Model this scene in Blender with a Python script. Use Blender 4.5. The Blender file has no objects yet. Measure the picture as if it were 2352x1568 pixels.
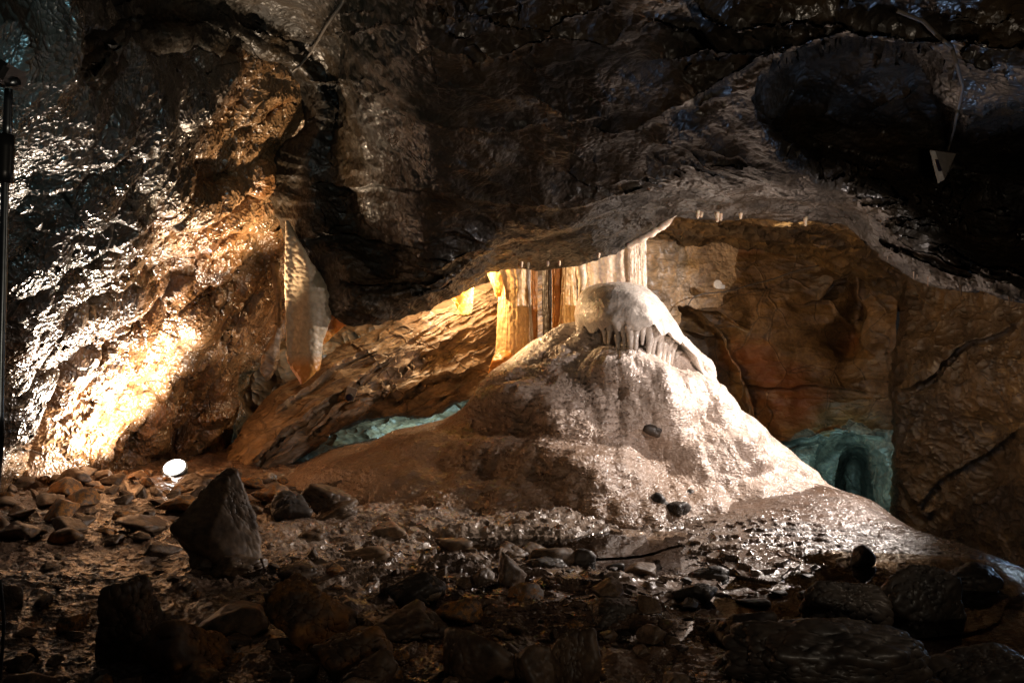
import bpy, math, random, time
import numpy as np
from mathutils import Vector, Euler

random.seed(7); np.random.seed(7)
sc = bpy.context.scene
COL = sc.collection
W2, H2, F = 2352.0, 1568.0, 1829.0      # photo measured at 2352 px wide, 28 mm lens
CZ = 1.2                                # camera height

def P(px, py, d):
    return Vector(((px-1176)/F*d, d, CZ-(py-784)/F*d))
def Pn(px, py, d):
    return np.stack([(px-1176)/F*d, d, CZ-(py-784)/F*d], -1)
def sm(x, a=0.0, b=1.0):
    t = np.clip((x-a)/(b-a), 0, 1); return t*t*(3-2*t)

# ------------------------------------------------------------------ noise
_rs = np.random.RandomState(11)
_perm = _rs.permutation(256).astype(np.int32); _perm = np.concatenate([_perm, _perm, _perm])
_g = _rs.normal(size=(256, 3)); _g = (_g/np.linalg.norm(_g, axis=1)[:, None]).astype(np.float32)
_j = _rs.rand(256, 3).astype(np.float32)
from concurrent.futures import ThreadPoolExecutor
_pool = ThreadPoolExecutor(4)
def _par(fn, p):
    p = np.asarray(p, np.float32); sh = p.shape[:-1]; f = p.reshape(-1, 3)
    if len(f) < 20000: return fn(f).reshape(sh)
    ch = np.array_split(f, max(4, len(f)//60000))
    return np.concatenate(list(_pool.map(fn, ch))).reshape(sh)
def perlin(p): return _par(_perlin, p)
def _perlin(p):
    i = np.floor(p).astype(np.int32); f = p-i; i &= 255
    u = f*f*f*(f*(f*6-15)+10)
    r = 0
    for dx in (0, 1):
        a = _perm[i[..., 0]+dx]
        wx = u[..., 0] if dx else 1-u[..., 0]
        for dy in (0, 1):
            b = _perm[a+i[..., 1]+dy]
            wy = u[..., 1] if dy else 1-u[..., 1]
            for dz in (0, 1):
                g = _g[_perm[b+i[..., 2]+dz] & 255]
                wz = u[..., 2] if dz else 1-u[..., 2]
                r = r + wx*wy*wz*(g[..., 0]*(f[..., 0]-dx)+g[..., 1]*(f[..., 1]-dy)+g[..., 2]*(f[..., 2]-dz))
    return r*1.5
def fbm(p, octs=4, lac=2.03, gain=0.5, off=0.0):
    p = np.asarray(p, np.float32)+off
    a, s, r = 1.0, 1.0, 0
    for _ in range(octs):
        r = r+a*perlin(p*s); s *= lac; a *= gain
    return r
def ridged(p, octs=4, lac=2.1, gain=0.5, off=0.0):
    p = np.asarray(p, np.float32)+off
    a, s, r = 1.0, 1.0, 0
    for _ in range(octs):
        r = r+a*(1-2*np.abs(perlin(p*s))); s *= lac; a *= gain
    return r
def worley(p):
    """returns F1, F2"""
    return _par(lambda q: _worley(q)[0], p), 0
def _worley(p):
    i = np.floor(p).astype(np.int32); f = p-i
    f1 = np.full(p.shape[:-1], 9., np.float32); f2 = f1.copy()
    for dx in (-1, 0, 1):
        a = _perm[(i[..., 0]+dx) & 255]
        for dy in (-1, 0, 1):
            b = _perm[a+((i[..., 1]+dy) & 255)]
            for dz in (-1, 0, 1):
                o = _j[_perm[b+((i[..., 2]+dz) & 255)] & 255]
                d = np.sqrt((o[..., 0]+dx-f[..., 0])**2+(o[..., 1]+dy-f[..., 1])**2+(o[..., 2]+dz-f[..., 2])**2)
                f2 = np.minimum(f2, np.maximum(f1, d)); f1 = np.minimum(f1, d)
    return f1, f2

# ------------------------------------------------------------------ objects
def tag(o, label=None, cat=None, group=None, kind=None):
    if label: o['label'] = label
    if cat: o['category'] = cat
    if group: o['group'] = group
    if kind: o['kind'] = kind
    return o
def link(name, me, mat=None, parent=None):
    o = bpy.data.objects.new(name, me); COL.objects.link(o)
    if mat: me.materials.append(mat)
    if parent is not None: o.parent = parent
    return o
def empty(name, loc=(0, 0, 0)):
    o = bpy.data.objects.new(name, None); COL.objects.link(o); o.location = loc
    o.empty_display_size = 0.1
    return o
def mesh_np(name, v, quads=None, tris=None):
    me = bpy.data.meshes.new(name)
    v = np.ascontiguousarray(v.reshape(-1, 3), np.float32)
    me.vertices.add(len(v)); me.vertices.foreach_set('co', v.ravel())
    fs, n = [], 0
    loops, starts = [], []
    if quads is not None:
        loops.append(quads.ravel()); starts.append(np.arange(len(quads))*4); n = len(quads)*4
    if tris is not None:
        loops.append(tris.ravel()); starts.append(n+np.arange(len(tris))*3)
    loops = np.concatenate(loops).astype(np.int32); starts = np.concatenate(starts).astype(np.int32)
    me.loops.add(len(loops)); me.loops.foreach_set('vertex_index', loops)
    me.polygons.add(len(starts)); me.polygons.foreach_set('loop_start', starts)
    me.update(calc_edges=True)
    me.polygons.foreach_set('use_smooth', np.ones(len(me.polygons), bool))
    return me
def grid_quads(nu, nv, wrap=False):
    a = np.arange(nu*nv).reshape(nu, nv)
    if wrap: a = np.concatenate([a, a[:, :1]], 1)
    return np.stack([a[:-1, :-1], a[:-1, 1:], a[1:, 1:], a[1:, :-1]], -1).reshape(-1, 4)
def blur(v, k=7):
    w = 2*k+1
    for ax in (0, 1):
        p = np.concatenate([np.repeat(np.take(v, [0], ax), k+1, ax), v, np.repeat(np.take(v, [-1], ax), k, ax)], ax)
        c = np.cumsum(p, ax); n = v.shape[ax]
        v = (np.take(c, np.arange(w, w+n), ax)-np.take(c, np.arange(0, n), ax))/w
    return v
def normals(v):
    v = blur(blur(v))
    du = np.gradient(v, axis=0); dv = np.gradient(v, axis=1)
    n = np.cross(dv, du); n /= np.linalg.norm(n, axis=-1, keepdims=True)+1e-9
    return n

def catmull(ctrl, n, t=None):
    """ctrl (k, m) -> (n, m)"""
    k = len(ctrl)
    if t is None: t = np.linspace(0, k-1, n)
    i = np.clip(np.floor(t).astype(int), 0, k-2); f = (t-i)[:, None]
    c = np.concatenate([[2*ctrl[0]-ctrl[1]], ctrl, [2*ctrl[-1]-ctrl[-2]]])
    p0, p1, p2, p3 = c[i], c[i+1], c[i+2], c[i+3]
    return 0.5*((2*p1)+(-p0+p2)*f+(2*p0-5*p1+4*p2-p3)*f*f+(-p0+3*p1-3*p2+p3)*f**3)
def warp_t(k, n, weights):
    """parameter values giving segment j a share of samples proportional to weights[j]"""
    w = np.array(weights, float); c = np.concatenate([[0], np.cumsum(w)])/w.sum()
    return np.interp(np.linspace(0, 1, n), c, np.arange(k))
def patch(rows, nu, nv, wu=None, wv=None):
    A = np.array(rows, float)                      # (R, C, 3)
    R, C, _ = A.shape
    tu = warp_t(R, nu, wu) if wu else None
    tv = warp_t(C, nv, wv) if wv else None
    B = catmull(A.reshape(R, -1), nu, tu).reshape(nu, C, 3)
    B = catmull(B.transpose(1, 0, 2).reshape(C, -1), nv, tv).reshape(nv, nu, 3).transpose(1, 0, 2)
    return B                                        # (nu, nv, 3) px, py, d
def seg_dist(px, py, pts):
    """signed distance (px units) to a polyline and position along it 0..1"""
    pts = np.array(pts, float); best = np.full(px.shape, 1e9); sg = np.ones(px.shape); al = np.zeros(px.shape)
    L = np.hypot(*(pts[1:]-pts[:-1]).T); cum = np.concatenate([[0], np.cumsum(L)]); tot = cum[-1]
    for j in range(len(pts)-1):
        a, b = pts[j], pts[j+1]; d = b-a
        t = np.clip(((px-a[0])*d[0]+(py-a[1])*d[1])/(d@d), 0, 1)
        qx, qy = px-(a[0]+t*d[0]), py-(a[1]+t*d[1])
        r = np.hypot(qx, qy); s = np.sign(d[0]*qy-d[1]*qx)
        m = r < best
        best = np.where(m, r, best); sg = np.where(m, s, sg); al = np.where(m, (cum[j]+t*L[j])/tot, al)
    return best*sg, al
def ledge(B, pts, amp, width, edge=4.0, wob=6.0, endf=0.12):
    """a step that follows a drawn line: the rock on the upper side (going left to right) stands nearer by amp metres,
    and the step eases out over `width` pixels"""
    x, y = B[..., 0], B[..., 1]
    p = np.array(pts); lo = p.min(0)-width*3.2; hi = p.max(0)+width*3.2
    m = (x > lo[0]) & (x < hi[0]) & (y > lo[1]) & (y < hi[1])
    if not m.any(): return
    X, Y = x[m], y[m]
    q = np.stack([X/55, Y/55, np.full_like(X, amp*70)], -1)
    s, al = seg_dist(X+wob*1.4*fbm(q, 2), Y+wob*1.4*fbm(q, 2, off=31.7), pts)
    fade = np.minimum(sm(al, 0, endf), sm(1-al, 0, endf)) if endf > 0 else 1
    up = -s                                         # positive above the line
    f = sm(up, -edge, edge)*np.exp(-np.maximum(up, 0)/width)-0.45*np.exp(-np.maximum(-up, 0)/(width*.8))*sm(-up, -edge, edge)
    B[..., 2][m] -= amp*f*fade
def blob(B, px, py, rx, ry, ang, amp):
    c, s = math.cos(math.radians(ang)), math.sin(math.radians(ang))
    x, y = B[..., 0]-px, B[..., 1]-py
    u, v = (c*x+s*y)/rx, (-s*x+c*y)/ry
    B[..., 2] -= amp*np.exp(-(u*u+v*v))
def inside(px, py, poly):
    """signed distance, positive inside a closed polygon"""
    pts = list(poly)+[poly[0]]
    d, _ = seg_dist(px, py, pts); d = np.abs(d)
    c = np.zeros(px.shape, bool)
    for (x1, y1), (x2, y2) in zip(pts[:-1], pts[1:]):
        if y1 == y2: continue
        c ^= ((y1 > py) != (y2 > py)) & (px < (x2-x1)*(py-y1)/(y2-y1)+x1)
    return np.where(c, d, -d)

# ------------------------------------------------------------------ materials
class NT:
    def __init__(s, name):
        m = bpy.data.materials.new(name); m.use_nodes = True
        s.m = m; s.t = m.node_tree; s.n = s.t.nodes; s.l = s.t.links
        s.n.clear()
        s.out = s.n.new('ShaderNodeOutputMaterial')
        s.co = s.n.new('ShaderNodeTexCoord').outputs['Object']
    def new(s, k, **kw):
        n = s.n.new(k)
        for a, b in kw.items(): setattr(n, a, b)
        return n
    def set(s, sock, v):
        if hasattr(v, 'is_output'): s.l.new(v, sock)
        elif isinstance(v, (tuple, list)) and len(v) == 3 and sock.type == 'RGBA': sock.default_value = (*v, 1)
        else: sock.default_value = v
    def math(s, op, a, b=0.0, c=None, clamp=False):
        n = s.new('ShaderNodeMath', operation=op); n.use_clamp = clamp
        s.set(n.inputs[0], a); s.set(n.inputs[1], b)
        if c is not None: s.set(n.inputs[2], c)
        return n.outputs[0]
    def map(s, scale=(1, 1, 1), rot=(0, 0, 0), loc=(0, 0, 0), src=None):
        n = s.new('ShaderNodeMapping'); s.l.new(src or s.co, n.inputs[0])
        n.inputs['Scale'].default_value = scale; n.inputs['Rotation'].default_value = [math.radians(a) for a in rot]
        n.inputs['Location'].default_value = loc
        return n.outputs[0]
    def noise(s, scale, detail=4, rough=.55, vec=None, dist=0.0, col=False):
        n = s.new('ShaderNodeTexNoise'); s.set(n.inputs['Vector'], vec or s.co)
        n.inputs['Scale'].default_value = scale; n.inputs['Detail'].default_value = detail
        n.inputs['Roughness'].default_value = rough; n.inputs['Distortion'].default_value = dist
        return n.outputs['Color' if col else 'Fac']
    def voro(s, scale, vec=None, feature='F1', out='Distance', smooth=.3, rnd=1.0):
        n = s.new('ShaderNodeTexVoronoi', feature=feature); s.set(n.inputs['Vector'], vec or s.co)
        n.inputs['Scale'].default_value = scale; n.inputs['Randomness'].default_value = rnd
        if feature == 'SMOOTH_F1': n.inputs['Smoothness'].default_value = smooth
        return n.outputs[out]
    def ramp(s, fac, stops):
        n = s.new('ShaderNodeValToRGB'); s.l.new(fac, n.inputs[0]); e = n.color_ramp.elements
        while len(e) < len(stops): e.new(.5)
        for q, (p, c) in zip(e, stops):
            q.position = p; q.color = (*c, 1) if isinstance(c, tuple) else (c, c, c, 1)
        return n.outputs[0]
    def mix(s, fac, a, b, mode='MIX'):
        n = s.new('ShaderNodeMix', data_type='RGBA', blend_type=mode)
        s.set(n.inputs[0], fac); s.set(n.inputs[6], a); s.set(n.inputs[7], b)
        return n.outputs[2]
    def warp(s, vec, scale, amt):
        n = s.noise(scale, 2, .5, vec, col=True)
        v = s.new('ShaderNodeVectorMath', operation='SUBTRACT'); s.l.new(n, v.inputs[0]); v.inputs[1].default_value = (.5, .5, .5)
        w = s.new('ShaderNodeVectorMath', operation='SCALE'); s.l.new(v.outputs[0], w.inputs[0]); w.inputs['Scale'].default_value = amt
        a = s.new('ShaderNodeVectorMath', operation='ADD'); s.set(a.inputs[0], vec or s.co); s.l.new(w.outputs[0], a.inputs[1])
        return a.outputs[0]
    def add(s, *vals):
        r = vals[0]
        for v in vals[1:]: r = s.math('ADD', r, v)
        return r
    def finish(s, color, rough=.5, spec=.5, height=None, coat=0.0, coat_rough=.22, sss=0.0, extra=None, disp='DISPLACEMENT', glint=0):
        b = s.new('ShaderNodeBsdfPrincipled')
        s.set(b.inputs['Base Color'], color); s.set(b.inputs['Roughness'], rough)
        s.set(b.inputs['Specular IOR Level'], spec)
        s.set(b.inputs['Coat Weight'], coat); b.inputs['Coat Roughness'].default_value = coat_rough
        if sss:
            b.inputs['Subsurface Weight'].default_value = sss
            b.inputs['Subsurface Radius'].default_value = (.04, .02, .01); b.inputs['Subsurface Scale'].default_value = 1.0
        for k, v in (extra or {}).items(): s.set(b.inputs[k], v)
        if glint:                                        # the water film follows the crystal grain: many tiny facets
            bn = s.new('ShaderNodeBump'); bn.inputs['Strength'].default_value = 1.0; bn.inputs['Distance'].default_value = glint
            s.l.new(s.noise(42, 0, .5), bn.inputs['Height']); s.l.new(bn.outputs[0], b.inputs['Coat Normal'])
        s.l.new(b.outputs[0], s.out.inputs[0])
        if height is not None:
            d = s.new('ShaderNodeDisplacement'); d.inputs['Midlevel'].default_value = 0; d.inputs['Scale'].default_value = 1
            s.l.new(height, d.inputs['Height']); s.l.new(d.outputs[0], s.out.inputs['Displacement'])
            s.m.displacement_method = disp
        return s.m

def rock_mat(name, cols, rot=(0, 0, 0), stretch=(1, 1, 1), cup=8.0, cup_amp=.02, cup_pow=1.5, fine=.004, med=.012, rough=(.2, .5),
             vein=None, vein_amt=.5, cs=1.2, spec=.5, coat=0.0, cracks=.012, tint=None, disp='DISPLACEMENT', near=None):
    m = NT(name)
    v = m.map(stretch, rot)
    vw = m.warp(v, 2.2, .25)
    n1 = m.noise(cs, 4, .6, vw); n2 = m.noise(cs*5, 4, .65, vw); n3 = m.noise(28, 2, .6, v)
    base = m.ramp(n1, cols)
    dirt = m.ramp(n2, [(.3, .45), (.5, .85), (.72, 1.25)])
    base = m.mix(1.0, base, dirt, 'MULTIPLY')
    sp = m.ramp(n3, [(.3, .7), (.7, 1.2)])
    base = m.mix(1.0, base, sp, 'MULTIPLY')
    if tint:
        tn = m.noise(tint[1], 3, .5, m.map((1, 1, 1), (0, 0, 0), (7, 3, 1)))
        base = m.mix(m.ramp(tn, [(tint[2], 0.), (tint[2]+.12, 1.)]), base, tint[0])
    nm = None
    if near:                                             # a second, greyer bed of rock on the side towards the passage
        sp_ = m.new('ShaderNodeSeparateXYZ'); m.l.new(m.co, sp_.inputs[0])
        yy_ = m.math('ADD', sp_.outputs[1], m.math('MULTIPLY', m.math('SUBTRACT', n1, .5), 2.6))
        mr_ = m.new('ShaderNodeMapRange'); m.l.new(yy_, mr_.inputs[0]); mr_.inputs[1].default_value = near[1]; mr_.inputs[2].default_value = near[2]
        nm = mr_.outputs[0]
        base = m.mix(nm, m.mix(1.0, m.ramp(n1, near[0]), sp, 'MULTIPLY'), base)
    if vein:
        vv = m.warp(m.map((.8, .8, 2.2), (0, 22, 10), (3, 1, 2)), .9, .9)
        d = m.math('ABSOLUTE', m.math('SUBTRACT', m.noise(1.5, 2, .45, vv), .5))
        d2 = m.math('ABSOLUTE', m.math('SUBTRACT', m.noise(2.3, 2, .45, m.warp(m.map((1, 1, 1.3), (20, 60, 30), (5, 5, 5)), 1.3, .8)), .5))
        k = m.math('MINIMUM', d, m.math('MULTIPLY', d2, 1.4))
        f = m.ramp(k, [(.0, 1.), (.004, .8), (.011, 0.)])
        f = m.math('MULTIPLY', f, m.ramp(m.noise(2.1, 3, .6, m.map(loc=(9, 2, 4))), [(.42, 0.), (.66, vein_amt*.8)]))
        base = m.mix(f, base, vein)
    # relief
    f1 = m.voro(cup, vw, 'F1'); g1 = m.voro(cup*2.3, m.warp(v, 7, .10), 'F1')
    pm = m.ramp(m.noise(1.9, 3, .55, m.map(loc=(4, 1, 7))), [(.38, .25), (.60, 1.)])
    c1 = m.math('MULTIPLY', m.math('MULTIPLY', m.math('POWER', f1, cup_pow), cup_amp), pm)
    c2 = m.math('MULTIPLY', m.math('POWER', g1, cup_pow), cup_amp*.4)
    h = m.add(c1, c2, m.math('MULTIPLY', m.noise(6, 3, .55, vw), med*2), m.math('MULTIPLY', m.noise(34, 3, .65, v), fine*2))
    if cracks:
        e = m.voro(1.7, m.warp(v, 1.2, .9), 'DISTANCE_TO_EDGE')
        ck = m.ramp(e, [(0., 0.), (.018, 1.)])
        h = m.add(h, m.math('MULTIPLY', ck, cracks*.5))
        base = m.mix(m.math('MULTIPLY', m.math('SUBTRACT', 1., ck), .6), base, (.01, .008, .006))
    r = m.new('ShaderNodeMapRange'); m.l.new(m.noise(3.3, 4, .6, vw), r.inputs[0]); r.inputs[1].default_value = .35; r.inputs[2].default_value = .65
    r.inputs[3].default_value = rough[0]; r.inputs[4].default_value = rough[1]
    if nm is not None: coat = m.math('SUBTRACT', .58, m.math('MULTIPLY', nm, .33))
    if coat == 'wet': coat = m.ramp(m.noise(1.5, 4, .6, m.map(loc=(2, 8, 5))), [(.44, 0.), (.58, .7)])
    return m.finish(base, r.outputs[0], spec, h, coat=coat, disp=disp)

M = {}
M['left'] = rock_mat('wet_scalloped_rock', [(.3, (.07, .028, .009)), (.46, (.19, .095, .036)), (.58, (.26, .155, .075)), (.72, (.22, .085, .02))],
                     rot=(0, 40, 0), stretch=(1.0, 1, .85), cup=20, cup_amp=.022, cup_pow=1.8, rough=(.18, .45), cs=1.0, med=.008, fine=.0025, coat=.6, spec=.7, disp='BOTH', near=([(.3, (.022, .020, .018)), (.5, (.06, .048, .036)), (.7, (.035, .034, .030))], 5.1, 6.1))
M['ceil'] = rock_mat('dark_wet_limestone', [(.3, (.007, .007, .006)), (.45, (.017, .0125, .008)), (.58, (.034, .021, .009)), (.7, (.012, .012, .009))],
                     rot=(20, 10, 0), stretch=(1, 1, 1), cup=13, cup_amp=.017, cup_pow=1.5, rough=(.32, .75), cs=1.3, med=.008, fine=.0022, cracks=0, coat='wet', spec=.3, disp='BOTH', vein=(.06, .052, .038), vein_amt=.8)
M['inner'] = rock_mat('ochre_veined_limestone', [(.3, (.05, .036, .022)), (.5, (.12, .078, .036)), (.65, (.19, .11, .036)), (.8, (.08, .06, .04))],
                      cup=7, cup_amp=.018, rough=(.35, .6), vein=(.5, .3, .1), vein_amt=.9, cs=1.1)
M['back'] = rock_mat('brown_banded_limestone', [(.28, (.045, .027, .013)), (.45, (.13, .075, .030)), (.6, (.21, .115, .040)), (.75, (.09, .055, .028))],
                     cup=9, cup_amp=.006, rough=(.4, .65), vein=(.30, .20, .09), vein_amt=.6, cs=.9, tint=((.20, .07, .022), .8, .57))
M['side'] = rock_mat('grey_veined_limestone', [(.3, (.030, .020, .012)), (.5, (.085, .054, .027)), (.65, (.14, .082, .032)), (.8, (.055, .042, .032))],
                     cup=6, cup_amp=.012, rough=(.35, .6), vein=(.34, .22, .09), vein_amt=.7, cs=1.0)
M['slab'] = rock_mat('tan_cracked_rock', [(.3, (.08, .05, .03)), (.45, (.20, .135, .08)), (.6, (.30, .21, .125)), (.72, (.30, .15, .05))],
                     rot=(0, 30, 0), stretch=(.6, 1, 1.4), cup=6, cup_amp=.02, rough=(.4, .65), cs=1.4, cracks=.02)
M['scale'] = rock_mat('lit_pitted_rock', [(.3, (.22, .15, .09)), (.55, (.46, .34, .23)), (.72, (.48, .30, .12))], cup=11, cup_amp=.035, rough=(.35, .6), cs=1.4, cracks=0)  # paler than the back wall to paint in the lamp's pool of light
M['niche'] = rock_mat('blue_grey_limestone', [(.3, (.04, .042, .038)), (.5, (.13, .13, .11)), (.7, (.24, .21, .16))], cup=7, cup_amp=.02, rough=(.35, .6), vein=(.45, .40, .28), vein_amt=.6, cs=1.5)
M['stone'] = rock_mat('muddy_stone', [(.3, (.045, .026, .014)), (.5, (.115, .070, .040)), (.65, (.17, .11, .06)), (.8, (.20, .10, .03))],
                      cup=16, cup_amp=.0015, med=.010, fine=.004, rough=(.38, .7), cs=5, cracks=0)
M['wetstone'] = rock_mat('wet_black_stone', [(.3, (.014, .011, .009)), (.55, (.045, .032, .022)), (.75, (.07, .048, .032))],
                         cup=14, cup_amp=.0015, med=.010, fine=.004, rough=(.45, .75), cs=5, cracks=0, coat=.12)
M['crust'] = rock_mat('orange_crusted_stone', [(.32, (.06, .035, .02)), (.46, (.14, .08, .04)), (.55, (.34, .15, .035)), (.8, (.42, .20, .05))],
                      cup=22, cup_amp=.0015, med=.014, fine=.006, rough=(.5, .8), cs=3.5, cracks=0)
M['paleston'] = rock_mat('pale_tan_stone', [(.3, (.12, .08, .05)), (.55, (.24, .16, .10)), (.75, (.30, .17, .07))],
                         cup=16, cup_amp=.0015, med=.010, fine=.004, rough=(.4, .7), cs=5, cracks=0)

def flow_mat(name, c_lo, c_hi, c_dark, ripple=1.0, rough=(.3, .55), zlo=.1, zhi=1.2, sss=0.0, spec=.5, amp=1.0, coat=.9):
    m = NT(name)
    n1 = m.noise(1.6, 5, .6); n2 = m.noise(9, 5, .65); n3 = m.noise(45, 4, .6)
    sep = m.new('ShaderNodeSeparateXYZ'); m.l.new(m.co, sep.inputs[0])
    # whiter crown and right flank, browner low left: lit and unlit put into colour
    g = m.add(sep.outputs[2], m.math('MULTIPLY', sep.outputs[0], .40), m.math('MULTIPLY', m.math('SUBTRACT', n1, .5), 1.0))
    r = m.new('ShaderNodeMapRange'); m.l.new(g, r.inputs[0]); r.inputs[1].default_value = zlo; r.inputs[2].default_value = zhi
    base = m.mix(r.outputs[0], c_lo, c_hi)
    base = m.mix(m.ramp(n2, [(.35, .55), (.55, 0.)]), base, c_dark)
    base = m.mix(1.0, base, m.ramp(n3, [(.3, .78), (.65, 1.1)]), 'MULTIPLY')
    v = m.warp(None, 5, .10)
    rip = m.noise(9, 3, .6, m.map((1, 1, 5.5), src=v))           # little rimstone lips that run level
    rip = m.math('ABSOLUTE', m.math('SUBTRACT', rip, .5))
    pb = m.math('POWER', m.voro(42, v, 'F1'), 1.6)
    h = m.add(m.math('MULTIPLY', rip, -.022*ripple*amp), m.math('MULTIPLY', pb, .006*amp), m.math('MULTIPLY', m.noise(95, 2, .6), .004*amp),
              m.math('MULTIPLY', m.noise(4, 3, .55), .03*amp))
    rr = m.new('ShaderNodeMapRange'); m.l.new(n2, rr.inputs[0]); rr.inputs[1].default_value = .35; rr.inputs[2].default_value = .65
    rr.inputs[3].default_value = rough[0]; rr.inputs[4].default_value = rough[1]
    return m.finish(base, rr.outputs[0], spec, h, sss=sss, coat=coat, coat_rough=.16, disp='BOTH', glint=.014)
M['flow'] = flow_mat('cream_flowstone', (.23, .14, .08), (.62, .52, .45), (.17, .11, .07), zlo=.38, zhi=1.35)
M['dome'] = flow_mat('white_flowstone', (.60, .52, .45), (.76, .69, .62), (.50, .42, .35), ripple=.15, zlo=.6, zhi=1.3, amp=.4)

def column_mat(name, stops, flute=1.0, trans=0.0, rough=(.3, .55), scale=3.0, tip=None):
    m = NT(name)
    v = m.map((1, 1, .22)); vw = m.warp(v, 3, .08)
    base = m.ramp(m.noise(scale, 5, .6, vw), stops)
    base = m.mix(1.0, base, m.ramp(m.noise(22, 4, .65), [(.3, .7), (.6, 1.1)]), 'MULTIPLY')
    if tip:
        sp = m.new('ShaderNodeSeparateXYZ'); m.l.new(m.co, sp.inputs[0])
        tz_ = m.math('ADD', sp.outputs[2], m.math('MULTIPLY', m.noise(7), .12))
        mr = m.new('ShaderNodeMapRange'); m.l.new(tz_, mr.inputs[0]); mr.inputs[1].default_value = tip[1]+.10; mr.inputs[2].default_value = tip[1]
        base = m.mix(mr.outputs[0], base, tip[0])
    h = m.add(m.math('MULTIPLY', m.noise(14, 3, .5, vw), .008*flute), m.math('MULTIPLY', m.math('POWER', m.voro(26), 1.5), .008), m.math('MULTIPLY', m.noise(50, 3, .6), .004))
    rr = m.new('ShaderNodeMapRange'); m.l.new(m.noise(8), rr.inputs[0]); rr.inputs[3].default_value = rough[0]; rr.inputs[4].default_value = rough[1]
    ex = {}
    return m.finish(base, rr.outputs[0], .5, h, sss=trans, extra=ex)
M['col_orange'] = column_mat('amber_column_calcite', [(.3, (.50, .29, .09)), (.5, (.60, .39, .17)), (.7, (.50, .29, .10))], trans=.2, scale=1.6, flute=.7)
M['col_deep'] = column_mat('deep_orange_calcite', [(.3, (.40, .14, .02)), (.5, (.50, .20, .03)), (.7, (.30, .12, .025))], trans=.2)
M['col_shade'] = column_mat('shaded_brown_calcite', [(.3, (.02, .013, .009)), (.6, (.05, .034, .022))])  # darkened to paint in the shadow of the gap between the columns
M['col_white'] = column_mat('white_column_calcite', [(.3, (.55, .42, .30)), (.5, (.72, .60, .48)), (.7, (.62, .50, .38))], trans=.2)
M['drape'] = column_mat('pale_drapery_calcite', [(.3, (.30, .22, .14)), (.5, (.46, .36, .24)), (.7, (.38, .29, .18))], trans=.15, scale=1.6, flute=.3, tip=((.50, .22, .05), 1.06))
M['drape_tip'] = column_mat('orange_drapery_edge', [(.3, (.45, .20, .05)), (.6, (.60, .30, .08))], trans=.4)
M['amber'] = column_mat('glowing_amber_curtain', [(.3, (.70, .36, .08)), (.6, (.80, .50, .18))], trans=.6)
M['straw'] = column_mat('cream_stalactite_calcite', [(.3, (.45, .34, .22)), (.6, (.62, .50, .36))], trans=.3)

def plain(name, col, rough=.5, metal=0.0, emit=None, power=0.0):
    m = NT(name)
    n = m.noise(30, 4, .6)
    c = m.mix(1.0, col, m.ramp(n, [(.3, .75), (.7, 1.1)]), 'MULTIPLY')
    ex = {'Metallic': metal}
    if emit: ex['Emission Color'] = (*emit, 1); ex['Emission Strength'] = power
    return m.finish(c, rough, .5, extra=ex)
M['black'] = plain('black_painted_metal', (.012, .013, .014), .35)
M['steel'] = plain('grey_brushed_steel', (.22, .25, .27), .3, 1.0)
M['cable'] = plain('grey_rubber_cable', (.09, .075, .06), .55)
M['blackcable'] = plain('black_rubber_cable', (.02, .02, .02), .45)
M['plastic'] = plain('cream_plastic', (.55, .50, .44), .5)
M['greybox'] = plain('warm_grey_painted_metal', (.20, .17, .14), .5)
M['grit'] = plain('brown_grit', (.16, .11, .075), .7)
M['lens'] = plain('lit_lamp_glass', (.9, .9, .9), .2, 0, (1, .93, .85), 22.)
M['darkglass'] = plain('dark_lens_glass', (.02, .015, .03), .08)

# ------------------------------------------------------------------ floor
XE = lambda y: 2.78+.10*np.sin(y*1.7)+.06*np.sin(y*4.1+1)
def floorz(x, y):
    x = np.asarray(x, np.float64); y = np.asarray(y, np.float64)
    q = np.stack([x, y, np.zeros_like(x)], -1)
    z = .05*fbm(q*.55, 2, off=5.2)
    z = z+.06*sm(-x, 1.2, 3.6)*sm(y, 3.6, 6.2)                     # rubble bank at the left wall
    z = z+.10*sm(x, .8, 2.4)*sm(y, 4.9, 6.2)                       # apron of the flowstone, right
    pool = np.exp(-(((x-1.25)/1.05)**2+((y-4.0)/.75)**2)**1.5)+np.exp(-(((x-2.1)/.55)**2+((y-3.2)/.55)**2)**1.5)+.8*np.exp(-(((x-.35)/.55)**2+((y-4.75)/.28)**2)**1.5)
    wet = np.exp(-(((x-.5)/1.9)**2+((y-4.6)/1.3)**2)**2)
    t = .16*fbm(q*np.array([.9, 1.5, 1]), 4, off=1.3)+.035*(y-3)
    k = t/.026; f = k-np.floor(k)
    terr = (np.floor(k)+sm(f, .8, 1.0))*.026+.012*np.exp(-((f-1.0)/.07)**2)+.012*np.exp(-((f)/.04)**2)
    z = z+wet*(terr-.035*1.5)*.75
    mud = 1-.75*np.clip(pool, 0, 1)
    n = fbm(q*3.1, 4, off=8.8)
    mud = mud*(1-.8*sm(x, .2, 1.1)*sm(y, 3.9, 4.8))
    z = z+mud*(.035*n+.02*np.abs(fbm(q*9, 3, off=2.2)))
    z = z-.06*np.clip(pool, 0, 1.2)
    z = z-1.1*sm(x-XE(y), 0, .75)-.12*sm(x-XE(y), -.35, .15)
    return z
def fz(x, y): return float(floorz(np.array([x]), np.array([y]))[0])

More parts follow.
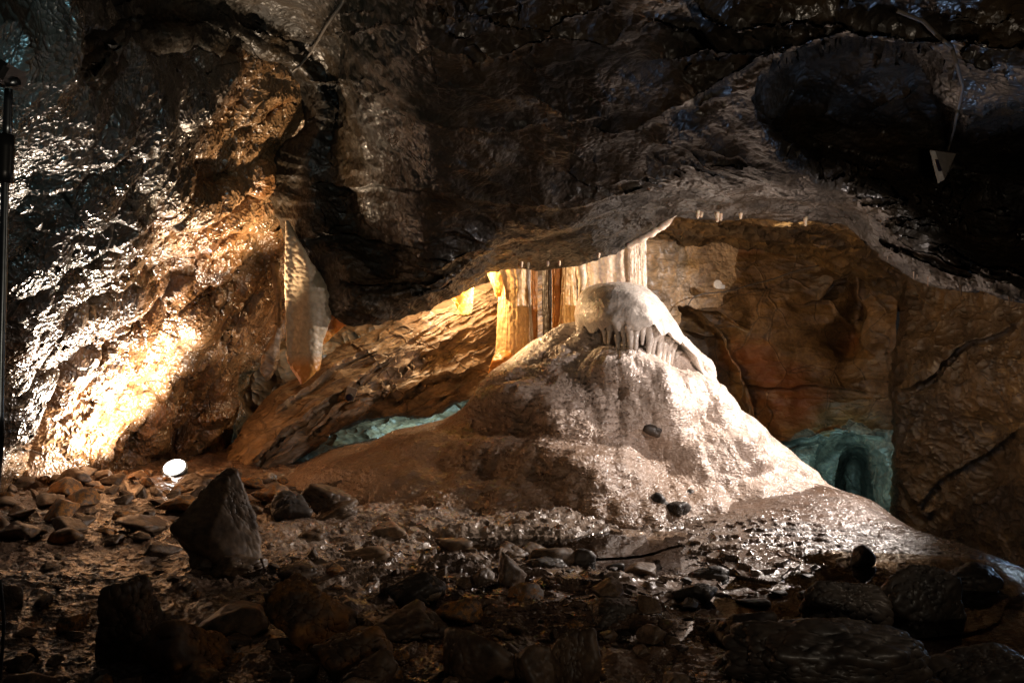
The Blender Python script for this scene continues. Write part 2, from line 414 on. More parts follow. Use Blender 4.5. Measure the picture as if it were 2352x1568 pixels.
ys = np.concatenate([np.linspace(-2.5, 1.9, 25)[:-1], 1.9*np.exp(np.linspace(0, math.log(8.5/1.9), 860)), np.linspace(8.5, 13.5, 70)[1:]])
ts = np.concatenate([np.linspace(-1.3, -.70, 60)[:-1], np.linspace(-.70, .72, 1060), np.linspace(.72, 1.3, 60)[1:]])
Y, T = np.meshgrid(ys, ts, indexing='ij')
X = T*(np.maximum(Y, 1.9)+.0)*1.0
Z = floorz(X, Y)
fm = NT('wet_mud_and_rimstone')
fsep = fm.new('ShaderNodeSeparateXYZ'); fm.l.new(fm.co, fsep.inputs[0])
n1 = fm.noise(1.4, 6, .6); n2 = fm.noise(8, 5, .65)
base = fm.ramp(n1, [(.3, (.13, .09, .065)), (.5, (.30, .225, .17)), (.7, (.42, .33, .26))])
base = fm.mix(1.0, base, fm.ramp(n2, [(.3, .5), (.55, 1.0), (.75, 1.15)]), 'MULTIPLY')
# pale calcite mid-floor, brown mud right and front, shade painted in front and left
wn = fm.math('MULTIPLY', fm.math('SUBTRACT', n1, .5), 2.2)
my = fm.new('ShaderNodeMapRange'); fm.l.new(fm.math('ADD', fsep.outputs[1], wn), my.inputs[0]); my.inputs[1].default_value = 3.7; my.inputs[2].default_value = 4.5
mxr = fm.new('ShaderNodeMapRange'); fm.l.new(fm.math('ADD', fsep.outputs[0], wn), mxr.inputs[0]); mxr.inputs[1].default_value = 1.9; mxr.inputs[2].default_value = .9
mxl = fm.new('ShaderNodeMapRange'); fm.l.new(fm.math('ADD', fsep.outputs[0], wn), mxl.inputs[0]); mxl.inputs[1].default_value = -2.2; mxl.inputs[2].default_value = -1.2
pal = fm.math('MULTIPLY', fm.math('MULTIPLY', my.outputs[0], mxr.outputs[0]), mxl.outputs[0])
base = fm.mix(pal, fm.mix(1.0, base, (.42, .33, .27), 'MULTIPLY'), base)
fh = fm.add(fm.math('MULTIPLY', fm.math('POWER', fm.voro(26, fm.warp(fm.map((1, 1.6, 1)), 5, .2)), 1.5), .0045), fm.math('MULTIPLY', fm.noise(70, 2, .65), .005), fm.math('MULTIPLY', fm.noise(14, 3, .6), .014))
rr = fm.new('ShaderNodeMapRange'); fm.l.new(fm.noise(1.1, 3, .5), rr.inputs[0]); rr.inputs[1].default_value = .4; rr.inputs[2].default_value = .6
rr.inputs[3].default_value = .2; rr.inputs[4].default_value = .55
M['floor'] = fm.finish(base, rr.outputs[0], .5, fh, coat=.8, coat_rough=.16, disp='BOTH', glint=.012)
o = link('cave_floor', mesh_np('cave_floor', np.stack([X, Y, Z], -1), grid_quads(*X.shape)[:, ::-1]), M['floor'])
tag(o, 'bumpy mud and rimstone floor of the cave', kind='structure')

# still water lying in the rimstone pools
wm = NT('still_pool_water')
gl = wm.new('ShaderNodeBsdfGlossy'); gl.inputs['Roughness'].default_value = .015; gl.inputs['Color'].default_value = (1, 1, 1, 1)
tr = wm.new('ShaderNodeBsdfTransparent'); tr.inputs['Color'].default_value = (.86, .74, .60, 1)
fr = wm.new('ShaderNodeFresnel'); fr.inputs['IOR'].default_value = 1.33
bp = wm.new('ShaderNodeBump'); bp.inputs['Strength'].default_value = .04; bp.inputs['Distance'].default_value = .01
wm.l.new(wm.noise(9, 2, .5), bp.inputs['Height']); wm.l.new(bp.outputs[0], gl.inputs['Normal']); wm.l.new(bp.outputs[0], fr.inputs['Normal'])
mx = wm.new('ShaderNodeMixShader'); wm.l.new(fr.outputs[0], mx.inputs[0]); wm.l.new(tr.outputs[0], mx.inputs[1]); wm.l.new(gl.outputs[0], mx.inputs[2])
wm.l.new(mx.outputs[0], wm.out.inputs[0]); M['water'] = wm.m
def water(name, cx, cy, rx, ry, z, label):
    a = np.linspace(0, 2*math.pi, 48, endpoint=False)
    r = 1+.12*np.sin(3*a+1)+.08*np.sin(5*a)
    v = np.stack([cx+rx*r*np.cos(a), cy+ry*r*np.sin(a), np.full(48, z)], -1); v = np.concatenate([v, [[cx, cy, z]]])
    t = np.stack([np.arange(48), (np.arange(48)+1) % 48, np.full(48, 48)], -1)
    tag(link(name, mesh_np(name, v, tris=t), M['water']), label, kind='structure')
water('pool_water', 1.3, 4.05, 1.25, .85, -.020, 'still brown pool behind the black boulders, right')
water('pool_water', 2.05, 3.15, .75, .65, -.030, 'dark pool at the lower right')
water('pool_water', .30, 4.85, .75, .42, -.012, 'shallow rimstone pool in front of the mound')

# ------------------------------------------------------------------ cave ceiling (one great hanging mass of rock)
top = [(-800,-500),(-500,-500),(-250,-480),(0,-460),(250,-450),(450,-440),(650,-430),(750,-430),(820,-430),(880,-430),(940,-430),(1000,-430),(1070,-430),(1140,-430),(1210,-430),(1280,-430),(1350,-430),(1420,-430),(1500,-430),(1580,-430),(1670,-430),(1780,-430),(1920,-440),(2080,-450),(2260,-470),(2460,-490),(2700,-510),(3200,-560)]
topD = [2.0]*28
mid = [(-450,20,3.2),(0,20,3.45),(200,10,3.85),(330,0,4.3),(480,-10,5.0),(600,20,5.6),(720,90,6.05),(790,200,6.3),(790,310,6.4),(820,420,6.4),(880,510,6.3),(940,580,6.2),(1000,590,6.15),(1060,570,6.1),(1120,530,6.0),(1180,490,5.8),(1250,470,5.7),(1340,450,5.6),(1430,420,5.5),(1510,395,5.4),(1590,370,5.3),(1690,360,5.2),(1830,380,5.1),(1970,400,5.1),(2130,440,5.1),(2280,480,5.0),(2450,520,4.8),(2850,600,4.4)]
lip = [(-400,300,3.3),(0,235,3.5),(200,190,3.9),(330,110,4.4),(480,110,5.2),(570,160,6.2),(650,200,6.6),(705,280,6.7),(640,390,6.75),(648,510,6.7),(715,630,6.55),(768,735,6.45),(850,740,6.6),(960,702,6.8),(1060,662,7.0),(1130,620,7.2),(1220,604,7.2),(1330,595,7.1),(1430,562,7.0),(1500,525,6.9),(1560,484,6.7),(1680,490,6.6),(1830,502,6.4),(1950,530,6.1),(2080,615,5.7),(2200,655,5.4),(2352,692,5.0),(2700,800,4.5)]
dirs = [(0,-1)]*5+[(.5,-1),(.7,-.7),(1,-.3),(1,0),(1,-.3),(.9,-.7),(.4,-1)]+[(0,-1)]*16
rows = []
rows.append([(x, y, d) for (x, y), d in zip(top, topD)])
def lerp3(a, b, t, dd=0.0): return tuple(a[i]+(b[i]-a[i])*t for i in range(2))+(a[2]+(b[2]-a[2])*t+dd,)
m1 = []
for (tx, ty), m in zip(top, mid):
    m1.append(((tx+m[0])/2, (ty+m[1])/2, 2.0+(m[2]-2.0)*.42))
rows.append(m1); rows.append(mid)
rows.append([lerp3(a, b, .6, -.05) for a, b in zip(mid, lip)])
rows.append(lip)
rows.append([(l[0]+12*d[0], l[1]+12*d[1]+3, l[2]+.14) for l, d in zip(lip, dirs)])
rows.append([(l[0]+110*d[0], l[1]+110*d[1], l[2]+.32) for l, d in zip(lip, dirs)])
rows.append([(l[0]+330*d[0], l[1]+330*d[1], l[2]+.55) for l, d in zip(lip, dirs)])
B = patch(rows, 760, 1300, wu=[.5, 1.0, 2.2, 1.0, .5, .25, .3], wv=[.4,.6,.6,.5,.6,.6,.6,.7,.8,.8,.8,.8,.9,1,1,1,1,1,1,1,1,1.2,1.3,1.4,1.5,1.2,.7])
def blur1(v, k):
    w = 2*k+1; p = np.concatenate([np.repeat(v[:, :1], k+1, 1), v, np.repeat(v[:, -1:], k, 1)], 1); c = np.cumsum(p, 1)
    return (c[:, w:w+v.shape[1]]-c[:, :v.shape[1]])/w
wgt = (1-sm(np.linspace(0, 1, 760), .55, .72))[:, None]           # soften the big folds of the face, keep the lower edge as drawn
B[..., 2] = B[..., 2]*(1-wgt)+wgt*blur1(blur1(B[..., 2], 45), 45)
# the dark arched hollow high on the right, and the black passage beside it
hp = [(1735,200),(1780,150),(1850,118),(1950,103),(2080,102),(2135,125),(2165,170),(2190,225),(2225,262),(2300,235),(2420,200),(2800,180),(2800,640),(2352,610),(2250,590),(2180,520),(2100,470),(1980,430),(1850,380),(1760,310),(1725,250)]
x, y = B[..., 0], B[..., 1]
s = inside(x+14*fbm(np.stack([x/50, y/50, 0*x], -1), 4), y+14*fbm(np.stack([x/50, y/50, 0*x+9], -1), 4), hp)
lowfade = sm(y+.0*x, 250, 520)
edgew = 16+130*lowfade+60*sm(x, 2080, 2200)
B[..., 2] += .8*sm(s/edgew, -.3, 1.0)*sm(x, 1700, 1850)
LED = [([(560,60),(700,90),(850,70),(980,50),(1050,85),(1150,80)], .10, 45),
 ([(1040,-20),(1130,30),(1250,50),(1340,30),(1420,5)], .18, 60),
 ([(650,185),(760,190),(900,215),(960,235)], .10, 30),
 ([(930,160),(990,110),(1100,150),(1180,120),(1260,90),(1400,110),(1500,60),(1600,90),(1680,150)], .14, 45),
 ([(900,245),(1000,290),(1080,310),(1180,320),(1260,290)], .12, 35),
 ([(1180,200),(1330,280),(1420,290),(1560,240),(1690,215)], .14, 40),
 ([(700,420),(880,430),(1000,440),(1130,470),(1300,480)], .09, 40),
 ([(1230,500),(1330,470),(1420,450),(1500,430)], .10, 30),
 ([(1280,390),(1380,430),(1480,400),(1560,420)], .10, 35),
 ([(1480,310),(1560,330),(1640,370),(1740,400),(1850,430)], .12, 40),
 ([(1500,470),(1580,450),(1660,455),(1760,465),(1880,470),(1980,500)], .12, 28),
 ([(1560,240),(1640,200),(1700,175),(1760,125),(1850,90)], .14, 30),
 ([(1450,150),(1560,140),(1680,125),(1800,70),(1950,50),(2100,60),(2352,70),(2600,80)], .28, 40),
 ([(1580,-10),(1700,35),(1830,30),(1950,38)], .18, 30),
 ([(690,560),(800,540),(900,560),(980,580)], .08, 30),
 ([(760,640),(860,660),(960,640),(1060,600),(1150,560)], .10, 30),
 ([(1900,520),(2000,560),(2050,600)], .08, 24), ([(2010,520),(2080,560),(2170,600),(2250,640)], .10, 26),
 ([(2150,560),(2230,600),(2352,640),(2420,660)], .08, 24),
 ([(0,120),(110,130),(200,110),(280,60),(300,-10)], .16, 26), ([(0,190),(120,180),(190,140),(260,100),(320,60)], .12, 20),
 ([(-50,60),(80,70),(170,30),(200,-20)], .10, 25)]
for pts, amp, w in LED: ledge(B, pts, amp, w)
rl = np.random.RandomState(5)
for _ in range(60):                                  # lesser broken edges along the bedding
    x0, y0 = rl.uniform(700, 2300), rl.uniform(-20, 620); L = rl.uniform(60, 170); a = rl.uniform(-.5, .45)
    n = 4
    pts = [(x0+L*k/n, y0+L*k/n*math.tan(a)+rl.uniform(-10, 10)) for k in range(n+1)]
    ledge(B, pts, rl.uniform(.025, .07), rl.uniform(12, 30), edge=3)
V = Pn(B[..., 0], B[..., 1], B[..., 2]); N = normals(V)
q = V.copy()
h = .10*fbm(q*1.1, 3, off=3.1)+.017*ridged(np.stack([(q[..., 0]*.95-q[..., 2]*.3)*1.2, q[..., 1]*2.5, (q[..., 0]*.3+q[..., 2]*.95)*7], -1), 3, off=9.1)+.012*ridged(q*np.array([2.2, 2.2, 3.0]), 3, off=7.7)
f1, f2 = worley(q*3.2+.25*fbm(q*2, 2)[..., None]); h = h+.028*(f1**1.5)
V = V+N*(h*.8)[..., None]*np.sign(-N[..., 1:2].mean())
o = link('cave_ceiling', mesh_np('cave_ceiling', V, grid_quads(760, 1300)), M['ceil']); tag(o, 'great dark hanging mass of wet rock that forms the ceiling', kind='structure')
_cv = V[:700].reshape(-1, 3); _cv = _cv[_cv[:, 1] > .5]
_cpx = 1176+_cv[:, 0]/_cv[:, 1]*F; _cpy = 784-(_cv[:, 2]-CZ)/_cv[:, 1]*F
def ceil_depth(px, py, rad=9):
    """how far off the ceiling rock stands in this direction, so that what is fixed to it lies on it"""
    d = np.hypot(_cpx-px, _cpy-py); m = d < rad
    return float(_cv[m, 1].min()) if m.any() else float(_cv[d.argmin(), 1])

# ------------------------------------------------------------------ left wall
edge = {1250:520, 1100:500, 950:490, 800:545, 650:620, 500:668, 350:690, 200:740, 50:800, -150:860}
depth = {1250:(4.6,5.4,6.2,7.0,7.9,8.2,8.35,8.4), 1100:(4.5,5.3,6.1,6.9,7.8,8.15,8.3,8.35), 950:(4.4,5.1,5.9,6.65,7.45,7.85,8.05,8.15), 800:(4.2,4.9,5.55,6.25,7.0,7.5,7.75,7.9),
         650:(3.9,4.5,5.1,5.75,6.5,7.1,7.6,7.8), 500:(3.5,4.1,4.65,5.15,5.8,6.5,7.2,7.7), 350:(3.1,3.6,4.15,4.65,5.3,6.1,7.0,7.6), 200:(2.7,3.1,3.65,4.15,4.85,5.7,6.7,7.5),
         50:(2.5,2.9,3.5,4.1,4.9,5.8,6.8,7.7), -150:(2.6,3.2,3.9,4.5,5.3,6.2,7.2,8)}
rows = []
for y in sorted(edge, reverse=True):
    e = edge[y]; d = depth[y]
    xs = [-500, -180, 40, 170, 310, 310+(e-310)*.45, 310+(e-310)*.82, e]
    r = [(x, y, dd) for x, dd in zip(xs, d)]
    r += [(e+6, y, d[-1]+.5), (e+24, y, d[-1]+1.3), (e+70, y, d[-1]+2.4)]
    rows.append(r)
B = patch(rows, 1150, 860, wu=[.5,1,1,1,1,1,1,1,.6], wv=[.35,.9,1,1,1,.8,.6,.25,.3,.3])
LL = [  # (line, amp, width): every line runs lower left to upper right, rock on the upper side stands nearer
 ([(-60,1130),(40,900),(90,790),(130,735),(250,680),(330,640)], .30, 40),
 ([(120,1000),(200,900),(250,800),(300,740),(360,700)], .20, 34),
 ([(0,640),(110,560),(200,500),(290,430),(380,370)], .16, 30),
 ([(60,500),(160,440),(260,390),(330,330),(400,270)], .14, 26),
 ([(300,470),(370,440),(400,490),(470,470),(560,420),(630,390)], .26, 40),
 ([(330,620),(380,570),(460,540),(530,500),(600,470)], .14, 30),
 ([(270,1100),(300,1050),(350,980),(380,930)], .12, 24),
 ([(130,1120),(170,1040),(210,960)], .10, 22),
 ([(280,860),(340,790),(390,730),(450,680)], .14, 26),
 ([(380,900),(430,820),(480,740),(540,690)], .12, 24),
 ([(400,260),(470,210),(540,150)], .25, 40), ([(380,480),(420,380),(470,300),(560,250),(640,200)], .2, 40),
 ([(430,760),(500,690),(560,640),(620,590)], .10, 22),
 ([(30,330),(120,300),(250,280),(360,240)], .06, 20), ([(-20,430),(100,380),(220,350),(330,300)], .06, 20),
 ([(200,1130),(250,1040),(290,980)], .10, 20)]
for pts, amp, w in LL: ledge(B, pts, amp, w, edge=4, wob=9)
for _ in range(70):
    x0, y0 = rl.uniform(-40, 520), rl.uniform(260, 1120); L = rl.uniform(90, 260); a = -rl.uniform(.75, 1.05)-.15*(y0 > 700)+.25*(y0 < 420)
    pts = [(x0+L*k/4*math.cos(a)+rl.uniform(-4, 4), y0+L*k/4*math.sin(a)+rl.uniform(-6, 6)) for k in range(5)]
    ledge(B, pts, rl.uniform(.03, .10), rl.uniform(12, 30), edge=3, wob=7)
def pit(B, poly, dep, edge):
    x, y = B[..., 0], B[..., 1]; lo = np.min(poly, 0)-60; hi = np.max(poly, 0)+60
    m = (x > lo[0]) & (x < hi[0]) & (y > lo[1]) & (y < hi[1]); X, Y = x[m], y[m]
    q = np.stack([X/45, Y/45, 0*X+dep*9], -1)
    B[..., 2][m] += dep*sm(inside(X+9*fbm(q, 3), Y+9*fbm(q, 3, off=4), poly)/edge, -.2, 1)
pit(B, [(-60,1160),(5,960),(50,810),(100,745),(180,712),(240,700),(170,760),(120,850),(95,940),(60,1050),(30,1160)], .55, 14)
pit(B, [(205,960),(235,830),(270,760),(330,700),(390,660),(330,760),(290,860),(250,930)], .35, 12)
pit(B, [(395,330),(430,250),(500,180),(560,140),(590,170),(540,240),(480,310),(440,400),(400,400)], .2, 16)
pit(B, [(300,640),(340,560),(430,500),(480,500),(420,560),(360,620)], .22, 12)
pit(B, [(150,640),(200,560),(270,500),(300,480),(250,560),(200,620)], .2, 12)
pit(B, [(120,480),(200,420),(300,330),(330,320),(260,400),(190,470)], .16, 10)
pit(B, [(390,480),(420,420),(470,380),(540,350),(500,400),(440,450)], .25, 10)
pit(B, [(280,1120),(310,1040),(370,960),(390,950),(350,1030),(310,1110)], .2, 10)
blob(B, 75, 950, 38, 200, 18, -.15); blob(B, 262, 850, 16, 90, 10, -.15); blob(B, 505, 250, 60, 90, 20, -.35); blob(B, 690, 190, 60, 60, 0, -.25)
V = Pn(B[..., 0], B[..., 1], B[..., 2]); N = normals(V); sgn = np.sign(-N[..., 1].mean())
# scallops: shallow cups with sharp rims, drawn out along the bedding
ca, sa = math.cos(math.radians(50)), math.sin(math.radians(50))
q = np.stack([(V[..., 0]*ca+V[..., 2]*sa)*.75, V[..., 1], -V[..., 0]*sa+V[..., 2]*ca], -1)
u_ = V[..., 0]*.80-V[..., 2]*.60+.15*fbm(V*1.7, 2, off=6.6); v_ = V[..., 0]*.60+V[..., 2]*.80
fold = ridged(np.stack([u_*1.9, V[..., 1]*.3, v_*.34], -1), 2, off=3.7, gain=.45)
h = .17*fold+.05*fbm(V*1.3, 3, off=1.7)+.010*ridged(q*np.array([1.6, 2.0, 3.6]), 3, off=4.4)
f1, f2 = worley(q*10+.3*fbm(q*3, 2)[..., None]); h = h+.020*f1**1.6
V = V+N*h[..., None]*sgn
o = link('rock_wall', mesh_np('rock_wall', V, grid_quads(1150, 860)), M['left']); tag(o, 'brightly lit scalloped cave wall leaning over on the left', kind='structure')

# ------------------------------------------------------------------ rock behind: far wall, slab, inner vault, right wall
rows = []
for y, dd in ((250, 0), (500, 0), (750, 0), (950, -.1), (1040, -.8), (1120, -1.6), (1220, -2.3)):
    rows.append([(x, y, 10.0+dd+e) for x, e in ((150,-.8),(400,-.4),(600,-.2),(800,0),(1000,0),(1200,.2),(1400,.4),(1560,.5))])
B = patch(rows, 360, 420)
V = Pn(B[..., 0], B[..., 1], B[..., 2]); N = normals(V); sgn = np.sign(-N[..., 1].mean())
V = V+N*(.12*fbm(V*1.2, 4)+.05*ridged(V*3, 3))[..., None]*sgn
tag(link('rock_wall', mesh_np('far_wall', V, grid_quads(360, 420)), M['slab']), 'far rock wall behind the mound and the leaning slab', kind='structure')

# leaning slab: rows back edge, top edge, crease, face, lower edge, underside
ux = [(380,1250,7.7),(480,1110,7.8),(545,1000,7.9),(600,930,8.0),(680,872,8.15),(760,815,8.3),(870,755,8.5),(1000,700,8.8),(1090,662,9.0),(1170,630,9.2),(1260,600,9.4)]
cr = [(470,1260,7.3),(545,1130,7.4),(590,1060,7.5),(650,985,7.6),(730,925,7.75),(810,872,7.95),(905,790,8.2),(1010,742,8.5),(1090,705,8.7),(1170,690,8.9),(1260,670,9.1)]
fa = [(500,1290,7.4),(580,1170,7.45),(640,1090,7.55),(710,1010,7.7),(790,950,7.85),(880,890,8.05),(960,850,8.3),(1040,820,8.55),(1110,790,8.75),(1180,770,8.9),(1270,750,9.1)]
lo = [(540,1300,7.5),(600,1190,7.55),(645,1095,7.65),(715,1035,7.8),(795,987,8.0),(890,958,8.2),(985,955,8.4),(1050,925,8.6),(1110,905,8.8),(1190,890,8.95),(1280,880,9.1)]
rows = [[(x, y+10, d+.9) for x, y, d in ux], ux, cr, fa, lo, [(x, y-8, d+.45) for x, y, d in lo], [(x, y-60, d+1.1) for x, y, d in lo]]
B = patch(rows, 420, 900, wu=[.4, 1, 1.2, 1.2, .3, .4])
ledge(B, [(560,1090),(640,1000),(740,930),(830,870),(910,810)], .12, 22); ledge(B, [(880,930),(960,880),(1060,850),(1120,830)], .12, 26)
ledge(B, [(700,1000),(790,930),(870,900),(890,860)], .10, 18); ledge(B, [(900,860),(1000,800),(1080,740)], .07, 22)
ledge(B, [(620,960),(720,890),(800,830),(880,790)], .06, 14); ledge(B, [(860,960),(960,930),(1080,880)], .12, 20)
V = Pn(B[..., 0], B[..., 1], B[..., 2]); N = normals(V); sgn = np.sign(-N[..., 1].mean())
q = np.stack([(V[..., 0]*.85+V[..., 2]*.5)*.5, V[..., 1], -V[..., 0]*.5+V[..., 2]*.85], -1)
f1, f2 = worley(q*2.4); hh = .05*fbm(V*1.8, 3)-.022*f1+.03*ridged(q*np.array([2, 2, 6]), 3)
V = V+N*hh[..., None]*sgn
tag(link('rock_slab', mesh_np('rock_slab', V, grid_quads(420, 900)), M['slab']), 'leaning tan rock slab with a lit upper edge, left of the mound', 'rock slab')

# orange nose of rock hanging left of the drapery
# inner vault behind the lip
near = [(100,350,7.9),(500,380,8.0),(900,400,8.0),(1150,420,8.0),(1450,440,7.7),(1600,440,7.3),(1830,455,7.0),(2000,410,6.7),(2150,330,6.5),(2400,200,6.3),(2800,150,6.0)]
far = [(100,480,10.6),(500,500,10.6),(900,520,10.7),(1150,530,10.8),(1450,543,10.8),(1560,552,10.7),(1760,578,10.6),(1880,612,10.4),(2040,664,9.9),(2250,690,8.6),(2600,560,7.6)]
rows = [[(x, y-150, d-.5) for x, y, d in near], near, [tuple(.5*(a+b) for a, b in zip(n, f)) for n, f in zip(near, far)], far, [(x, y+40, d+.5) for x, y, d in far]]
B = patch(rows, 420, 900, wv=[.3,.3,.4,.6,1,1,1,1,1,.8])
for pts, amp, w in (([(1500,500),(1600,505),(1700,520),(1800,505),(1880,560),(1980,590),(2060,640)], .12, 16), ([(1560,530),(1650,535),(1760,545),(1850,560)], .10, 12),
                    ([(1780,570),(1860,540),(1940,500),(2000,480)], .12, 20), ([(1880,600),(1960,580),(2040,570),(2100,590)], .12, 18)): ledge(B, pts, amp, w)
V = Pn(B[..., 0], B[..., 1], B[..., 2]); N = normals(V); sgn = np.sign(-N[..., 2].mean())
V = V+N*(.10*fbm(V*1.5, 4)+.03*ridged(V*4, 3))[..., None]*sgn
tag(link('cave_ceiling', mesh_np('inner_vault', V, grid_quads(420, 900)), M['inner']), 'ochre veined inner vault behind the hanging mass', kind='structure')

# back wall, right of the mound
rows = []
for y, a in ((380, .1), (520, 0), (660, 0), (800, -.05), (930, -.1), (1040, -.2), (1150, -.25), (1280, -.3), (1450, -.3)):
    rows.append([(x, y, d+a) for x, d in ((1250,10.9),(1400,10.8),(1520,10.7),(1640,10.6),(1760,10.5),(1880,10.4),(1980,10.2),(2060,9.9))])
B = patch(rows, 700, 620)
x, y = B[..., 0], B[..., 1]
wx = x+10*fbm(np.stack([x/50, y/50, 0*x], -1), 3); wy = y+10*fbm(np.stack([x/50, y/50, 0*x+5], -1), 3)
hole = [(1925,1210),(1925,1090),(1935,1055),(1955,1030),(1975,1035),(1990,1060),(1998,1100),(1998,1210)]
niche = [(1850,1250),(1856,1060),(1890,1012),(1950,992),(2005,1012),(2036,1080),(2050,1250)]
B[..., 2] += .45*sm(inside(wx, wy, niche)/45, -.1, 1)
B[..., 2] += 1.1*sm(inside(wx, wy, hole)/26, -.1, 1)
B[..., 2] += .3*sm(inside(wx, wy, [(1935,1200),(1925,1100),(1950,1050),(1980,1080),(1984,1200)])/12, 0, 1)
B[..., 2] += .28*sm(inside(wx, wy, [(1470,790),(1530,720),(1560,695),(1600,715),(1650,760),(1690,850),(1700,930),(1740,1000),(1700,1150),(1450,1150)])/24, -.1, 1)
ledge(B, [(1520,700),(1560,695),(1600,710),(1660,730),(1720,760)], .15, 30, wob=8)
ledge(B, [(1560,760),(1640,780),(1690,850),(1730,960),(1770,1040)], .15, 26)
ledge(B, [(1700,1000),(1800,1010),(1870,1000),(1960,990),(2040,1010)], .15, 24)
ledge(B, [(1800,690),(1900,700),(1960,760),(2000,820)], .12, 24); ledge(B, [(1650,880),(1760,900),(1880,890),(2000,900)], .07, 30)
ledge(B, [(1880,700),(1910,640),(1960,640),(1990,720),(1960,800)], .2, 26)
blob(B, 1960, 760, 26, 90, 12, -.35); blob(B, 1930, 780, 40, 24, 0, -.3)
V = Pn(B[..., 0], B[..., 1], B[..., 2]); N = normals(V); sgn = np.sign(-N[..., 1].mean())
hh = .10*fbm(V*.9, 3)+.018*ridged(V*np.array([1.2, 2, 3.5]), 4)
V = V+N*hh[..., None]*sgn
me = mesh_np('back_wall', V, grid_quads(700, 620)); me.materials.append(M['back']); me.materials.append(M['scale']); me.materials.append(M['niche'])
pale = inside(wx[:-1, :-1], wy[:-1, :-1], [(1200,300),(1700,300),(1690,640),(1660,700),(1600,706),(1560,692),(1530,715),(1450,800),(1200,800)]) > 0  # patch of wall whose lit pool is put into the colour
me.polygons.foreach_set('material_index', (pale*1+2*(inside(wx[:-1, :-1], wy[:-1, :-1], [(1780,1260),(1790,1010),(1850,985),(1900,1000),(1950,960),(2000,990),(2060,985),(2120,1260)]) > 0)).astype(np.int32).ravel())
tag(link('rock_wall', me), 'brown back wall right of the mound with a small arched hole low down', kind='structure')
# pitted boss of rock high on the back wall, painted paler as lit
# right wall
rows = []
for y, a in ((420, .0), (560, 0), (700, 0), (850, .0), (1000, -.05), (1150, -.1), (1300, -.15), (1500, -.2)):
    k = 2057+16*math.sin(y/90)+12*math.sin(y/37)
    rows.append([(k+30, y, 10.6+a), (k+6, y, 10.0+a), (k, y, 9.5+a), (k+40, y, 9.15+a), (k+120, y, 8.7+a), (k+220, y, 8.1+a), (k+340, y, 7.4+a), (k+520, y, 6.5+a), (k+900, y, 5.2+a), (k+1700, y, 3.6+a)])
B = patch(rows, 620, 520, wv=[.3,.3,.5,1,1,1,.8,.5,.4])
for pts, amp, w in (([(2060,900),(2120,880),(2200,800),(2352,740)], .12, 30), ([(2100,1180),(2160,1100),(2240,1060),(2352,980)], .06, 40), ([(2060,1100),(2090,1150),(2130,1200)], .12, 24)): ledge(B, pts, amp, w)
blob(B, 2300, 1030, 90, 120, 20, -.25)
V = Pn(B[..., 0], B[..., 1], B[..., 2]); N = normals(V); sgn = np.sign(-N[..., 1].mean())
V = V+N*(.07*fbm(V*1.1, 4)+.03*ridged(V*np.array([2, 2, 3.5]), 4))[..., None]*sgn
tag(link('rock_wall', mesh_np('right_wall', V, grid_quads(620, 520)), M['side']), 'dark veined side wall of the cave at the far right', kind='structure')

# ------------------------------------------------------------------ flowstone mound
MX, MY = 1.0, 7.5
def zpx(py, d=MY): return CZ-(py-784)/F*d
left = [(1150,440),(1115,530),(1092,640),(1044,746),(1024,849),(1003,893),(975,1003),(944,1066),(912,1096),(880,1117),(860,1130),(825,1175),(790,1220),(765,1275),(748,1330),(735,1380),(725,1420)]
right = [(1180,1985),(1130,1905),(1095,1872),(1030,1800),(960,1700),(905,1630),(860,1618),(810,1592),(755,1548),(735,1520),(725,1440)]
zl = np.array([zpx(a) for a, b in left]); rl_ = np.array([(1420-b)/F*MY for a, b in left])
zr = np.array([zpx(a) for a, b in right]); rr_ = np.array([(b-1420)/F*MY for a, b in right])
fr_z = np.array([-.35, -.05, .02, .12, .3, .5, .62, .8, .95, 1.05, 1.15, 1.25, 1.4, 1.44])
fr_r = np.array([2.2, 1.98, 1.90, 1.72, 1.52, 1.36, 1.24, 1.02, .88, .80, .66, .45, .15, 0.])
nz, na = 620, 1100
tz = np.linspace(0, 1, nz); zz = -.4+tz*(1.44+.4)
L = np.interp(zz, zl, rl_); R = np.interp(zz, zr, rr_); Fr = np.interp(zz, fr_z, fr_r)
def smooth1(a, w=9):
    k = np.hanning(w); k /= k.sum(); return np.convolve(np.pad(a, w//2, 'edge'), k, 'valid')
L, R, Fr = smooth1(L, 25), smooth1(R, 25), smooth1(Fr, 41)
cap = np.sqrt(np.clip((1.44-zz)/.05, 0, 1)); L, R = L*cap, R*cap; Fr = Fr*cap
ang = -math.pi/2+np.concatenate([np.linspace(-2.2, 2.2, 950, endpoint=False), np.linspace(2.2, 2*math.pi-2.2, 150, endpoint=False)])
A, ZZ = np.meshgrid(ang, zz, indexing='xy')
ca, sa = np.cos(A), np.sin(A)
Rs = np.where(ca > 0, R[:, None], L[:, None]); Rf = np.where(sa < 0, Fr[:, None], np.minimum(Fr[:, None]*1.1, 1.9))
pw = 2.25
r = (np.abs(ca/np.maximum(Rs, 1e-3))**pw+np.abs(sa/np.maximum(Rf, 1e-3))**pw)**(-1/pw)
V = np.stack([MX+r*ca, MY+r*sa, ZZ], -1)
lob = .17*fbm(V*np.array([1.1, 1.1, 1.3]), 2, off=12.3)+.06*fbm(np.stack([A*2.6, ZZ*.9, 0*A], -1), 2, off=2.7)+.052*fbm(V*3.0, 3, off=2.0)+.035*fbm(np.stack([A*7, ZZ*2.2, 0*A], -1), 3, off=8.7)
ph = ZZ*24+1.6*fbm(V*1.6, 2, off=4.4)+.7*fbm(V*6, 2, off=1.1); fr_c = ph-np.floor(ph)
